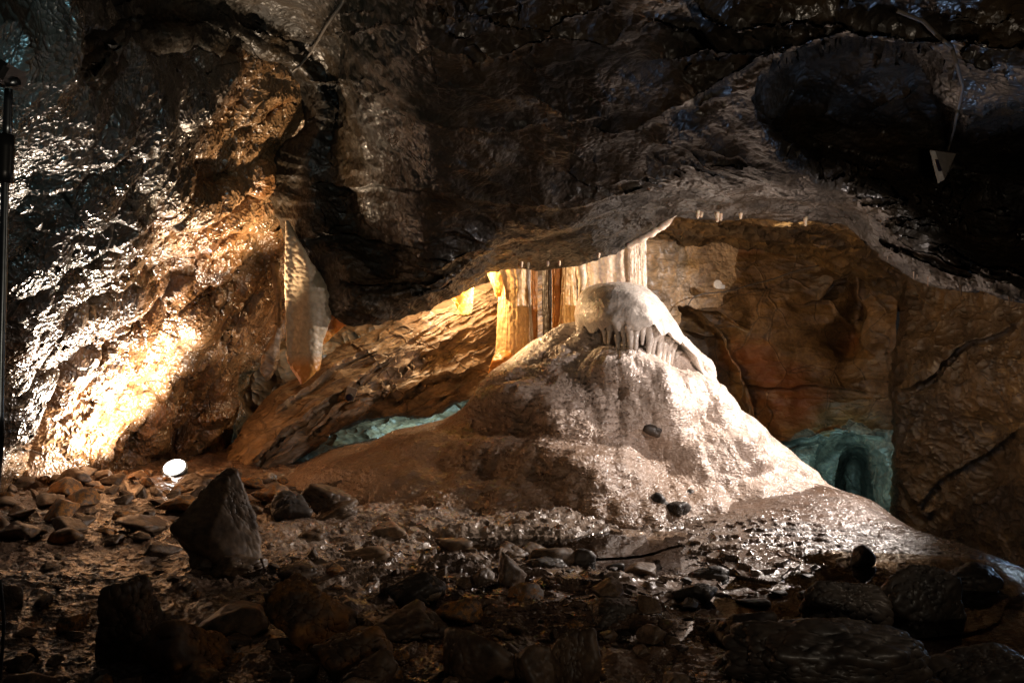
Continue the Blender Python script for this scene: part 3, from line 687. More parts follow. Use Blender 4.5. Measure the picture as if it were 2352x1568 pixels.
ph2 = ZZ*2.5+1.0*fbm(V*.8, 2, off=9.9)+.12*fbm(V*3, 2, off=3.3); f2_ = ph2-np.floor(ph2)
lob = lob+.06*(sm(f2_, 0, .35)*(1-sm(f2_, .55, 1.0))-.5)*sm(1.30-ZZ, 0, .3)*(.4+.6*sm(-sa, -.1, .7))
lob = lob+.021*(fr_c**2.5-.3)*sm(-ca, -.35, .5)
def mb(px, py, d, rad, amp):
    c = np.array(P(px, py, d)); w = np.exp(-(((V-c)/np.array([rad, rad*1.2, rad*.8]))**2).sum(-1)); return amp*w
lob += mb(1150, 930, 6.9, .25, .14)+mb(1310, 1085, 6.0, .40, .12)+mb(1400, 1005, 6.3, .22, -.12)+mb(1640, 1050, 6.4, .26, .08)+mb(1450, 870, 6.55, .32, .12)+mb(1240, 1000, 6.4, .20, -.10)+mb(1480, 900, 6.6, .38, .16)+mb(1110, 990, 6.6, .22, -.12)+mb(1350, 1100, 6.0, .30, .14)+mb(1550, 1060, 6.1, .25, -.08)+mb(1230, 900, 6.8, .3, .10)
fadeS = np.clip(np.abs(sa)*1.4, .15, 1)*sm(r, .1, .6)
Rn = np.stack([ca, sa, .45+0*ca], -1)
V = V+Rn*(lob*fadeS)[..., None]
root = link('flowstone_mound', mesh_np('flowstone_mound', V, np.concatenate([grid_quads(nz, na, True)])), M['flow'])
tag(root, 'great cream flowstone mound rising to the ceiling in the middle', 'flowstone mound', kind='thing')
# dome on the crown
nz, na = 260, 420
dc = [  # y, left px, right px, front r
 (650,1392,1424,.05),(654,1366,1462,.32),(664,1346,1490,.54),(680,1334,1508,.70),(698,1327,1522,.80),(722,1321,1538,.88),(742,1323,1552,.93),(757,1332,1560,.93)]
zz = np.array([zpx(a[0], 7.3) for a in dc]); tt = np.linspace(zz[-1], zz[0], nz)
f = lambda k: smooth1(np.interp(tt, zz[::-1], np.array([a[k] for a in dc])[::-1]), 31)
lx, rx, fr2 = f(1), f(2), f(3)
cxx = (lx+rx)/2; hw = (rx-lx)/2/F*7.3; cxx = (cxx-1176)/F*7.3
capf = np.sqrt(np.clip((tt[-1]-tt)/.03, 0, 1)); hw = hw*capf; fr2 = fr2*capf
a = np.linspace(0, 2*math.pi, na, endpoint=False); A, T_ = np.meshgrid(a, tt)
V = np.stack([cxx[:, None]+hw[:, None]*np.cos(A), 7.30+np.where(np.sin(A) < 0, fr2[:, None], fr2[:, None]*.8)*np.sin(A), T_], -1)
tn = (T_-tt[0])/(tt[-1]-tt[0])
V[..., 2] -= (.13*sm(np.cos(A), .15, .7)+.46*sm(np.cos(A), .70, .93))*(1-tn)**1.3
V[..., 0] += (.04*sm(np.cos(A), .15, .7)+.26*sm(np.cos(A), .70, .93))*(1-tn)**1.3
base = np.clip(1-(T_-tt[0])/.10, 0, 1)
V[..., 2] += base*.08*fbm(np.stack([A*4.5, 0*A, 0*A], -1), 2)
V = V+.03*fbm(V*3, 3)[..., None]*np.stack([np.cos(A), np.sin(A), 0*A], -1)
und = [V[0]]
for k in range(1, 26):
    t = k/25; c = np.array([cxx[0], 7.30, tt[0]+.06-.0])
    und.append(V[0]*(1-t)+c*t+np.array([0, 0, .10*math.sin(t*1.57)]))
V = np.concatenate([np.array(und[::-1]), V[1:]])
d_ = link('dome', mesh_np('dome', V, grid_quads(V.shape[0], na, True)), M['dome'], root); d_['label'] = 'smooth white rounded dome on top of the mound'

def revolve(pts, radii, nseg=14, seed=0, wob=.12, sub=4):
    """closed tapered rod through 3D points"""
    pts = catmull(np.array([[*p, r] for p, r in zip(pts, radii)], float), (len(pts)-1)*sub+1)
    c, r = pts[:, :3], np.maximum(pts[:, 3], 1e-4)
    t = np.gradient(c, axis=0); t /= np.linalg.norm(t, axis=1)[:, None]+1e-9
    ref = np.array([0, 1, 0]) if abs(t[:, 1]).mean() < .8 else np.array([1, 0, 0])
    u = np.cross(t, ref); u /= np.linalg.norm(u, axis=1)[:, None]; w = np.cross(t, u)
    a = np.linspace(0, 2*math.pi, nseg, endpoint=False)
    v = c[:, None]+(u[:, None]*np.cos(a)[None, :, None]+w[:, None]*np.sin(a)[None, :, None])*r[:, None, None]
    if wob:
        n = fbm(v/(r.mean()*2.2)+seed*7.1, 2); v = c[:, None]+(v-c[:, None])*(1+wob*n[..., None])
    m = v.shape[0]
    q = grid_quads(m, nseg, True); v = v.reshape(-1, 3)
    k = len(v); v = np.concatenate([v, c[:1], c[-1:]])
    i = np.arange(nseg); j = (i+1) % nseg
    tr = np.concatenate([np.stack([j, i, np.full(nseg, k)], -1), np.stack([(m-1)*nseg+i, (m-1)*nseg+j, np.full(nseg, k+1)], -1)])
    return v, q, tr
def rod(name, pts, radii, mat, parent=None, **kw):
    v, q, t = revolve(pts, radii, **kw)
    return link(name, mesh_np(name, v, q, t), mat, parent)

teeth = [(1384,748,1391,788,5),(1402,750,1397,787,5),(1417,750,1420,801,5),(1431,750,1434,813,5),(1447,752,1450,824,7),(1462,750,1458,821,6),(1478,748,1475,790,5),
         (1496,750,1487,828,6),(1506,750,1495,833,7),(1517,752,1511,838,6),(1528,752,1521,845,7),(1537,755,1532,846,6),(1546,760,1541,838,5),(1556,772,1549,828,5)]
for k, (x0, y0, x1, y1, w) in enumerate(teeth):
    y0 += 40*float(sm(np.float64(x0), 1470, 1565))-6; y1 += 4*(k % 3)
    t = (x0-1470)/100; d = 7.3-.87*math.sqrt(max(0, 1-(t*.95)**2))
    a, b = P(x0, y0, d), P(x1, y1, d+.02)
    mid_ = (a+b)/2+Vector((0, -.012, 0)); r0 = w/F*d
    tag(rod('stalactite', [a, a*.7+b*.3, mid_*1.0, b], [r0*1.9, r0*(1.0+.25*math.sin(k*2.1)), r0*(.75+.25*math.sin(k*3.7)), r0*.3], M['dome'], root, seed=k, wob=.3))
# little boulder and bumps standing on the mound are things of their own (below)

# ------------------------------------------------------------------ columns between mound and ceiling
def column(name, pxl, pxr, ytop, ybot, d, mat, label, flutes=9, famp=.10, depth=.6, seed=1, prof=None, cat='column', parent=None):
    nz, na = 220, 240
    t = np.linspace(0, 1, nz); py = ytop+(ybot-ytop)*t
    if prof: l = np.interp(t, [p[0] for p in prof], [p[1] for p in prof]); r = np.interp(t, [p[0] for p in prof], [p[2] for p in prof])
    else: l = np.full(nz, pxl); r = np.full(nz, pxr)
    l, r = smooth1(l, 15), smooth1(r, 15)
    a = np.linspace(0, 2*math.pi, na, endpoint=False); A, T_ = np.meshgrid(a, t)
    cx = ((l+r)/2-1176)/F*d; hw = (r-l)/2/F*d; z = CZ-(py-784)/F*d
    n = fbm(np.stack([np.cos(A)*flutes/3.+seed*5, np.sin(A)*flutes/3., T_*1.4+seed], -1), 3)
    n2 = fbm(np.stack([np.cos(A)*3+seed, np.sin(A)*3, T_*8], -1), 2)
    k = 1+famp*n*1.3+.05*n2
    V = np.stack([cx[:, None]+hw[:, None]*np.cos(A)*k, d+hw[:, None]*depth*np.sin(A)*k, np.repeat(z[:, None], na, 1)], -1)
    kk = nz*na; V2 = np.concatenate([V.reshape(-1, 3), [[cx[0], d, z[0]]], [[cx[-1], d, z[-1]]]])
    i = np.arange(na); j = (i+1) % na
    tr = np.concatenate([np.stack([j, i, np.full(na, kk)], -1), np.stack([(nz-1)*na+i, (nz-1)*na+j, np.full(na, kk+1)], -1)])
    o = link(name, mesh_np(name, V2, grid_quads(nz, na, True), tr), mat, parent)
    if label: tag(o, label, cat)
    return o
c = column('flowstone_column', 0, 0, 470, 930, 7.95, M['col_orange'], 'bright amber fluted column at the left end of the row', prof=[(0,1120,1215),(.30,1122,1215),(.36,1138,1217),(.45,1143,1216),(.62,1140,1216),(.75,1136,1218),(.9,1128,1222),(1,1124,1225)], seed=2, famp=.06)
column('flowstone_column', 0, 0, 470, 830, 7.9, M['col_white'], 'thin pale knobbly rib along the right side of the amber column', prof=[(0,1210,1219),(.5,1211,1218),(.8,1216,1224),(1,1218,1228)], seed=3, famp=.2)
column('flowstone_column', 0, 0, 470, 830, 8.05, M['col_deep'], 'deep orange narrow column left of the dark gap', prof=[(0,1217,1238),(.6,1219,1236),(1,1221,1236)], seed=4)
column('flowstone_column', 0, 0, 460, 830, 8.6, M['col_shade'], 'grey brown column standing back in the gap, darkened as its shadow', prof=[(0,1243,1266),(1,1246,1268)], seed=5)
column('flowstone_column', 0, 0, 460, 830, 8.05, M['col_deep'], 'deep orange column right of the dark gap', prof=[(0,1264,1296),(.6,1267,1294),(1,1270,1300)], seed=6)
column('flowstone_column', 0, 0, 460, 800, 8.0, M['col_orange'], 'tan column narrowing downward beside the white curtain', prof=[(0,1288,1336),(.5,1290,1322),(.8,1284,1330),(1,1270,1345)], seed=7)
column('flowstone_column', 0, 0, 400, 760, 8.0, M['col_white'], 'broad white column rising behind the dome', prof=[(0,1330,1482),(.4,1332,1483),(.6,1336,1484),(.75,1340,1486),(1,1330,1490)], seed=8, famp=.035, flutes=20, depth=.3)
for k, (xa, xb) in enumerate(((1450,1464),(1463,1474),(1472,1486))):
    column('flowstone_column', 0, 0, 400, 720, 7.78+.03*k, M['col_white'], ['left rib of three on the white column', 'middle rib of three on the white column', 'right rib of three on the edge of the white column'][k], prof=[(0,xa-4,xb-2),(.5,xa,xb),(1,xa+1,xb+2)], seed=20+k, famp=.22, flutes=3)
o = rod('stalactite', [P(1334,560,7.6), P(1334,610,7.6), P(1337,650,7.6), P(1331,682,7.6)], [.05, .045, .03, .004], M['straw'], seed=3, wob=.3, sub=8)
tag(o, 'large two edged stalactite hanging left of the white column', 'stalactite')

def rocky(name, loc, size, seed, mat, lvl=5, planes=14, rough=.10, peak=None, rot=0.0, label=None, cat='boulder', group=None, tilt=(0, 0)):
    v, t = ICO[lvl]
    rs = np.random.RandomState(seed)
    n = rs.normal(size=(planes, 3)); n /= np.linalg.norm(n, axis=1)[:, None]
    hgt = rs.uniform(.55, 1.0, planes)
    d = v@n.T; rr = np.where(d > .05, hgt/np.maximum(d, .05), 9.); r = rr.min(1)
    r = np.minimum(r, 2.2)
    p = v*r[:, None]
    if peak is not None:                               # draw the top up to a point leaning by (px, py)
        zt = (p[:, 2]-p[:, 2].min())/np.ptp(p[:, 2]); k = 1-peak[0]*zt
        p[:, 0] = p[:, 0]*k+peak[1]*zt**1.3; p[:, 1] = p[:, 1]*k+peak[2]*zt
    p = p+v*(rough*fbm(p*1.7+seed, 5, gain=.55)+rough*.35*ridged(p*4+seed, 3))[:, None]
    lo_, hi_ = p.min(0), p.max(0); p = (p-(lo_+hi_)/2)/(hi_-lo_)*np.array(size)
    p[:, 2] += size[2]/2
    me = mesh_np(name, p, tris=t)
    o = link(name, me, mat); o.location = loc; o.rotation_euler = (tilt[0], tilt[1], rot)
    if label: tag(o, label, cat, group)
    return o
import bmesh
ICO = {}
for l in (3, 4, 5, 6):
    bm = bmesh.new(); bmesh.ops.create_icosphere(bm, subdivisions=l, radius=1)
    ICO[l] = (np.array([x.co[:] for x in bm.verts], np.float32), np.array([[q.index for q in f.verts] for f in bm.faces], np.int32)); bm.free()
def boulder(x0, x1, y0, y1, label, mat='stone', seed=1, dep=.8, sink=.12, peak=None, rough=.10, rot=0.0, cat='boulder', lvl=5, d=None, name='boulder', planes=16, tilt=(0, 0)):
    """a stone seen between px x0..x1 and py y0..y1 (y1 = where it meets the floor)"""
    if d is None: d = CZ*F/(y1-784)
    w = (x1-x0)/F*d; hg = (y1-y0)/F*d*1.02
    x = ((x0+x1)/2-1176)/F*d; yy = d+w*dep*.4
    z = CZ-(y1-784)/F*d
    if name == 'boulder' or True: z = min(z, fz(x, yy)+.0) if d < 6.3 else z
    hg = (CZ-(y0-784)/F*yy)-z
    return rocky(name, (x, yy, z-sink*hg), (w, w*dep, hg*(1+sink)), seed, M[mat], lvl, planes, rough, peak, rot, label, cat, tilt=tilt)

boulder(390,602,1085,1312,'tall pointed grey brown boulder standing left of centre in front of the lamp', 'stone', 21, .6, peak=(.72,.0,0), rough=.05, lvl=6, planes=11)
boulder(480,588,1262,1318,'angular block leaning on the foot of the tall pointed boulder', 'stone', 22, .8)
boulder(185,345,1328,1600,'craggy upright boulder at the lower left', 'stone', 23, .6, peak=(.35,-.02,0), lvl=6, d=3.05, rough=.14)
boulder(300,505,1420,1610,'orange crusted boulder leaning on the craggy one at the lower left', 'crust', 24, .8, peak=(.5,-.2,0), lvl=6, d=2.9, rough=.14)
boulder(590,795,1335,1500,'dark pyramid shaped boulder with an orange crusted right side', 'crust', 25, .8, peak=(.7,-.15,0), lvl=6, rough=.10, d=3.15)
boulder(455,600,1390,1470,'smooth pale humped stone left of the dark pyramid boulder', 'paleston', 26, .9, rough=.05, d=3.3)
boulder(715,885,1445,1590,'flat topped dark boulder with an orange crust along its right edge', 'crust', 27, .9, rough=.10, lvl=6, d=2.85)
boulder(770,895,1512,1620,'smooth dark slab at the bottom edge, right of the crusted boulder', 'stone', 28, .8, d=2.7)
boulder(885,1015,1320,1405,'black blocky boulder in the middle of the dark floor', 'wetstone', 29, .7, d=3.65)
boulder(850,1030,1395,1500,'broad black boulder in front of the blocky one', 'stone', 30, .6, d=3.25)
boulder(1020,1180,1450,1600,'low brown boulder at the bottom centre', 'stone', 31, .7, d=2.85)
boulder(1262,1372,1440,1610,'steep dark boulder at the bottom right of centre', 'stone', 32, .7, peak=(.4,-.2,0), d=2.85, lvl=6)
boulder(1340,1508,1382,1470,'humped black wet boulder with glints down its right edge', 'wetstone', 33, .7, d=3.4, peak=(.35,-.1,0), lvl=6)
boulder(1175,1290,1480,1600,'crumbly dark boulder between the two at the bottom centre', 'stone', 34, .8, d=2.8)
boulder(1650,1785,1405,1485,'black wet boulder left of the huge one at the lower right', 'wetstone', 35, .7, d=3.2, peak=(.3,-.1,0))
boulder(1555,1650,1345,1402,'small black wet boulder on the near shore of the pool', 'wetstone', 36, .6, d=3.7)
boulder(1592,1678,1305,1338,'low black rock with a glinting top at the pool edge', 'wetstone', 37, .6, d=4.1)
boulder(1700,2190,1425,1640,'huge black wet boulder filling the lower right corner', 'wetstone', 38, .5, d=2.7, lvl=6, rough=.14)
boulder(1858,2060,1340,1470,'jagged black wet boulder behind the huge one', 'wetstone', 39, .6, d=3.3, peak=(.45,-.1,0), lvl=6, rough=.12)
boulder(2040,2225,1300,1440,'black wet boulder at the right end of the pool', 'wetstone', 40, .5, d=3.5, lvl=6)
boulder(2195,2305,1298,1362,'rounded dark stone by the right edge of the floor', 'wetstone', 41, .7, d=3.9)
boulder(2170,2420,1495,1600,'low black shining rock at the bottom right corner', 'wetstone', 42, .5, d=2.75, lvl=6)
boulder(1962,2012,1254,1300,'small diamond shaped black stone at the far shore of the pool', 'wetstone', 43, .5, d=4.35, peak=(.7,0,0), rough=.04, planes=8)
boulder(1398,1430,1296,1316,'little square black stone sitting in the shallow pool', 'wetstone', 44, .7, d=4.2, planes=7, rough=.03)
boulder(1200,1310,1283,1318,'flat black wet rock beside the shallow pool', 'wetstone', 45, .6, d=4.2)
boulder(1305,1365,1262,1290,'low brown rock on the rim of the shallow pool', 'wetstone', 46, .6)
boulder(618,712,1130,1202,'squarish dark boulder, left of three at the foot of the mound', 'wetstone', 47, .7)
boulder(690,815,1112,1190,'dark boulder at the back of the three at the foot of the mound', 'stone', 48, .6, peak=(.3,-.2,0))
boulder(722,812,1155,1200,'pale topped boulder, right of three at the foot of the mound', 'stone', 49, .7, peak=(.4,.1,0))
boulder(1335,1388,1133,1166,'left wet rock in the row lying against the mound', 'wetstone', 50, .8)
boulder(1400,1482,1130,1170,'low wide wet rock second in the row lying against the mound', 'wetstone', 51, .6)
boulder(1488,1545,1132,1178,'black wet rock in the middle of the row against the mound', 'wetstone', 52, .8)
boulder(1540,1600,1126,1160,'black wet rock at the right end of the row against the mound', 'wetstone', 53, .8)
boulder(1535,1590,1154,1184,'black wet rock in front of the right end of the row', 'wetstone', 54, .8)
boulder(1726,1790,1148,1162,'flat brown stone on the apron below the shining slope', 'stone', 55, .8)
boulder(0,40,1350,1400,'pale rounded stone at the left edge of the picture', 'paleston', 56, .8)
boulder(112,176,1218,1255,'orange brown rounded stone on the rubble bank', 'crust', 57, .8, cat='stone', rough=.05)
boulder(-40,15,1190,1235,'tan stone cut by the left edge of the picture', 'paleston', 58, .8)
boulder(225,290,1120,1165,'brown block in the rubble below the lamp wall', 'stone', 59, .8)
boulder(40,145,1128,1165,'broad flat topped rock at the back of the rubble bank', 'stone', 60, .7)
boulder(-60,45,1140,1180,'rounded boulder at the back of the rubble bank by the left edge', 'stone', 61, .7)
boulder(170,215,1114,1135,'pale lit stone at the foot of the left wall', 'paleston', 62, .7)
boulder(395,470,1090,1140,'brown boulder directly in front of the shining lamp', 'stone', 63, .8, d=6.2)
boulder(415,560,1083,1150,'rounded tan boulder behind the pointed boulder, catching the lamp', 'paleston', 64, .7, d=6.5)
boulder(575,625,1088,1112,'small rounded stone at the left foot of the mound', 'paleston', 65, .8)
boulder(640,720,1300,1335,'low brown stone in the lit mud right of the pointed boulder', 'stone', 66, .8)
boulder(770,890,1258,1300,'grey slab lying in the lit mud', 'paleston', 67, .8)
boulder(1000,1080,1240,1262,'dark flat stone on the far side of the lit mud', 'stone', 68, .8)
boulder(1130,1210,1250,1280,'grey brown flat stone left of the shallow pool', 'stone', 69, .8)
boulder(850,935,1205,1232,'low humped stone on the lit mud terrace', 'paleston', 70, .8)
boulder(680,745,1215,1245,'small dark peaked stone right of the pointed boulder', 'stone', 71, .8, peak=(.5,0,0))
# stone lying on the mound
rocky('stone', P(1497,1000,6.2)-Vector((0,0,.01)), (.13, .10, .09), 90, M['wetstone'], 4, 10, .08, label='single dark cobble stuck on the front of the mound', cat='stone')
# brown stump at the foot of the amber column
rocky('stalagmite', P(1152,905,7.7), (.24, .24, .42), 91, M['col_deep'], 5, 40, .05, label='rounded brown stump at the foot of the amber column', cat='stalagmite')

# scattered stones: countable, each its own object
protos = []
for k in range(14):
    v, t = ICO[4]
    rs = np.random.RandomState(300+k)
    n = rs.normal(size=(15, 3)); n /= np.linalg.norm(n, axis=1)[:, None]; hgt = rs.uniform(.45, .95, 15)
    d = v@n.T; r = np.minimum(np.where(d > .05, hgt/np.maximum(d, .05), 9.).min(1), 1.8)
    p = v*r[:, None]; p = p+v*(.06*fbm(p*3+k, 4)+.02*ridged(p*7+k, 2))[:, None]; p[:, 2] *= rs.uniform(.5, .8); p[:, 1] *= rs.uniform(.7, 1)
    p = p/np.abs(p).max()
    me = mesh_np('stone', p, tris=t); me.materials.append(M[['stone', 'stone', 'stone', 'paleston', 'crust', 'stone', 'wetstone'][k % 7]]); protos.append(me)
rs = random.Random(99)
placed = []
def scatter(n, xr, yr, sz, group, label, cond=lambda x, y: True, wet=False):
    c = 0; tries = 0
    while c < n and tries < n*30:
        tries += 1
        y = 1/rs.uniform(1/yr[1], 1/yr[0]); x = rs.uniform(*xr)
        if abs(x/y) > .66 or not cond(x, y): continue
        s = sz[0]*(sz[1]/sz[0])**(rs.random()**1.6)
        if any((x-a)**2+(y-b)**2 < (.7*(s+q))**2 for a, b, q in placed): continue
        placed.append((x, y, s))
        me = rs.choice([m for i, m in enumerate(protos) if (i % 7 == 6) == wet])
        o = bpy.data.objects.new('stone', me); COL.objects.link(o)
        o.scale = (s, s*rs.uniform(.7, 1.1), s*rs.uniform(.6, 1.0)); o.rotation_euler = (rs.uniform(-.3, .3), rs.uniform(-.3, .3), rs.uniform(0, 6.3))
        o.location = (x, y, fz(x, y)+s*.12); tag(o, label, 'stone', group); c += 1
scatter(110, (-4.2, -1.1), (4.7, 6.9), (.06, .24), 'brown stones piled on the rubble bank', 'brown stone in the rubble bank below the left wall', lambda x, y: x < -2.2+.35*(y-4.9)+.5 and x/y > -.66)
scatter(125, (-2.6, .7), (2.3, 4.6), (.035, .17), 'loose stones on the dark foreground floor', 'loose brown stone lying on the dark muddy foreground')
scatter(42, (.2, 2.4), (2.4, 4.6), (.03, .13), 'wet black stones round the pools', 'wet black stone at the edge of the pools', wet=True)

# fine gravel: past counting
gv, gt = [], []
gr = np.random.RandomState(44); v0, t0 = ICO[3]; v0 = v0[:]; 
bm = bmesh.new(); bmesh.ops.create_icosphere(bm, subdivisions=2, radius=1); v0 = np.array([x.co[:] for x in bm.verts]); t0 = np.array([[q.index for q in f.verts] for f in bm.faces]); bm.free()
G = 3000
gy = 1/gr.uniform(1/6.2, 1/2.2, G); gx = gr.uniform(-.68, .68, G)*gy
keep = ((gx < .9) | (gr.rand(G) < .25)) & (gx < 2.3) & ((gy < 4.9) | (gx < -.9)); gx, gy = gx[keep], gy[keep]; G = len(gx); gz = floorz(gx, gy)
s = .003*np.exp(gr.rand(G)**2*1.5)
nn = 1+.30*np.abs(gr.normal(size=(G, len(v0))))
R = gr.uniform(.5, 1.0, (G, 1, 3)); a = gr.uniform(0, 6.3, G); p = v0[None]*R*np.array([1, 1, .55])*nn[..., None]*s[:, None, None]
x_ = p[..., 0]*np.cos(a)[:, None]-p[..., 1]*np.sin(a)[:, None]; y_ = p[..., 0]*np.sin(a)[:, None]+p[..., 1]*np.cos(a)[:, None]
p = np.stack([x_+gx[:, None], y_+gy[:, None], p[..., 2]+gz[:, None]+.002], -1)
t = (t0[None]+(np.arange(G)*len(v0))[:, None, None]).reshape(-1, 3)
me = mesh_np('gravel', p, tris=t); me.polygons.foreach_set('use_smooth', np.zeros(len(me.polygons), bool))
tag(link('gravel', me, M['grit']), 'fine gravel and mud crumbs strewn over the floor', kind='stuff')

# ------------------------------------------------------------------ draperies and little stalactites
def curtain(name, outline, d, thick, mat, label, cat='drapery', folds=6, famp=.03, parent=None, slope=0.0):
    """outline: list of (y, xl, xr)"""
    ny, nx = 220, 120
    ol = np.array(outline, float); t = np.linspace(ol[0, 0], ol[-1, 0], ny)
    l = smooth1(np.interp(t, ol[:, 0], ol[:, 1]), 9); r = smooth1(np.interp(t, ol[:, 0], ol[:, 2]), 9)
    a = np.linspace(0, 2*math.pi, nx, endpoint=False); A, Tt = np.meshgrid(a, t)
    ux = np.sign(np.cos(A))*np.abs(np.cos(A))**.8
    px = (l+r)[:, None]/2+(r-l)[:, None]/2*ux
    n = np.sin((px-outline[0][1])/60.*folds)*famp+famp*fbm(np.stack([px/50, Tt/260, 0*px], -1), 2)
    D = d+n+slope*(px-outline[0][1])/100+thick*np.sin(A)*np.minimum(1, ((r-l)/30.)[:, None])
    V = Pn(px, Tt, D)
    k = ny*nx; V2 = np.concatenate([V.reshape(-1, 3), V[0].mean(0)[None], V[-1].mean(0)[None]])
    i = np.arange(nx); j = (i+1) % nx
    tr = np.concatenate([np.stack([j, i, np.full(nx, k)], -1), np.stack([(ny-1)*nx+i, (ny-1)*nx+j, np.full(nx, k+1)], -1)])
    o = link(name, mesh_np(name, V2, grid_quads(ny, nx, True), tr), mat, parent)
    if label: tag(o, label, cat if parent is None else None)
    return o
dr = curtain('drapery', [(505,654,664),(560,653,694),(600,652,716),(640,652,748),(680,653,768),(735,654,762),(780,655,745),(812,656,742)], 6.50, .05, M['drape'], 'long pale stone drapery hanging from the mass like a tongue', folds=5, famp=.016)
curtain('drapery_edge', [(808,655,742),(830,658,740),(850,668,735),(868,680,715),(884,690,697)], 6.50, .05, M['drape'], 'orange tongue tip of the drapery', parent=dr, folds=5, famp=.016)
curtain('drapery', [(700,735,840),(735,736,832),(752,736,790),(775,737,765),(792,738,748)], 6.95, .02, M['col_deep'], 'small deep orange drapery beside the pale tongue', folds=4)
curtain('drapery', [(600,612,650),(690,625,655),(760,622,655),(820,592,652),(850,586,640),(872,600,628),(880,606,618)], 7.25, .10, M['slab'], 'knobbly tan rock drip between the wall and the pale tongue', cat='drapery', folds=3, famp=.05)
curtain('drapery', [(560,940,1100),(600,940,1095),(640,955,1092),(668,985,1090),(690,1040,1088),(712,1050,1086),(724,1056,1078)], 8.1, .012, M['amber'], 'glowing amber curtain seen below the hanging mass, left of the amber column', folds=7, famp=.02)
curtain('drapery', [(560,1105,1160),(612,1112,1160),(640,1122,1158),(660,1132,1156),(682,1138,1150)], 7.85, .01, M['amber'], 'short ragged bright fringe at the top of the amber column', folds=8, famp=.02)
curtain('drapery', [(250,395,470),(290,398,470),(330,405,458),(350,410,440)], 5.75, .03, M['slab'], 'spotted brown hanging flake high on the left wall', folds=3, famp=.02)
curtain('drapery', [(400,380,430),(450,378,425),(480,384,410),(492,388,400)], 5.85, .04, M['slab'], 'brown drip edge hanging at the middle of the left wall', folds=3, famp=.02)
curtain('drapery', [(440,495,540),(480,500,532),(510,505,528),(528,508,520)], 6.55, .03, M['drape_tip'], 'small orange drip on the bright part of the left wall', folds=3, famp=.01)
# bright cave coral ridge under the lip to the right of the column
rod('dripstone_rim', [P(1440,566,6.95), P(1480,545,6.9), P(1520,520,6.85), P(1552,490,6.75)], [.012, .022, .022, .014], M['col_white'], seed=5, wob=.5, sub=12)
tag(bpy.data.objects['dripstone_rim'], 'white calcite rim running up the lower edge of the hanging mass', 'dripstone rim')

def hang(px, py, d, ln, w, label, group, mat='straw'):
    d = ceil_depth(px, py, 14)+.03
    a = P(px, py, d); ln = .8*ln/F*d; w = .6*w/F*d
    o = rod('stalactite', [a+Vector((0, 0, ln*.5)), a, a-Vector((0, 0, ln*.5)), a-Vector((0, 0, ln))], [w*.8, w*.55, w*.35, w*.12], M[mat], seed=px, wob=.3, sub=4)
    tag(o, label, 'stalactite', group)
g = 'small stalactites along the lower edge of the ceiling'
for px, py, ln, w in ((1198,606,9,3),(1213,608,9,3),(1258,604,7,2),(1285,603,7,2),(1375,586,7,2)):
    hang(px, py, 7.05, ln, w, 'tiny drip hanging from the ceiling edge above the orange columns', g)
for px, py, ln, w in ((1603,490,13,6),(1611,491,7,3),(1648,495,16,7),(1656,496,11,4),(1701,494,9,3),(1850,506,14,5)):
    hang(px, py, 6.55, ln, w, 'short cream drip on the ceiling edge right of the white column', g)
for px, py, ln, w in ((2038,592,9,3),(2098,630,16,4),(2106,634,8,3),(2131,643,20,4),(2196,660,10,4),(2207,664,24,6),(2262,675,7,3),(2318,688,19,5),(2327,690,9,3)):
    hang(px, py, 5.45+(2200-px)*.0015, ln, w, 'dark wet drip on the low right end of the ceiling edge', g, 'grit')

# ------------------------------------------------------------------ lamps, cables, the stand
def boxmesh(name, size, mat, parent=None, loc=(0, 0, 0), rot=(0, 0, 0), bev=.006, taper=1.0):
    bm = bmesh.new(); bmesh.ops.create_cube(bm, size=1)
    for v in bm.verts:
        k = taper if v.co.y > 0 else 1
        v.co = Vector((v.co.x*size[0]*k, v.co.y*size[1], v.co.z*size[2]*k))
    bmesh.ops.bevel(bm, geom=bm.edges[:], offset=bev, segments=2, affect='EDGES')
    me = bpy.data.meshes.new(name); bm.to_mesh(me); bm.free()
    o = link(name, me, mat, parent); o.location = loc; o.rotation_euler = rot
    return o
def cyl(name, r, h, mat, parent=None, loc=(0, 0, 0), rot=(0, 0, 0), r2=None, seg=32, bev=0.0):
    bm = bmesh.new(); bmesh.ops.create_cone(bm, cap_ends=True, segments=seg, radius1=r, radius2=r if r2 is None else r2, depth=h)
    if bev: bmesh.ops.bevel(bm, geom=[e for e in bm.edges if len(e.link_faces) == 2 and any(len(f.verts) > 4 for f in e.link_faces)], offset=bev, segments=2, affect='EDGES')
    me = bpy.data.meshes.new(name); bm.to_mesh(me); bm.free()
    for p_ in me.polygons: p_.use_smooth = len(p_.vertices) == 4
    o = link(name, me, mat, parent); o.location = loc; o.rotation_euler = rot
    return o
lampA = P(400, 1070, 6.9)
fl = empty('floodlight', lampA); tag(fl, 'round floodlight shining on the ground at the foot of the left wall', 'floodlight')
aimA = Vector((.0, -.55, .80)).normalized()
fl.rotation_euler = aimA.to_track_quat('Z', 'Y').to_euler()
cyl('housing', .085, .12, M['black'], fl, (0, 0, -.075), r2=.11, bev=.004)
cyl('lens', .088, .012, M['lens'], fl, (0, 0, -.008), bev=.002)
boxmesh('bracket', (.24, .02, .03), M['black'], fl, (0, .0, -.15), bev=.004)
rod('power_cable', [lampA+Vector((0,.05,-.12)), lampA+Vector((-.1,.15,-.2)), lampA+Vector((-.4,.3,-.2)), lampA+Vector((-.9,.2,-.15))], [.006]*4, M['blackcable'], None, wob=0, sub=6)
tag(bpy.data.objects['power_cable'], 'black cable leading away behind the floodlight', 'cable')

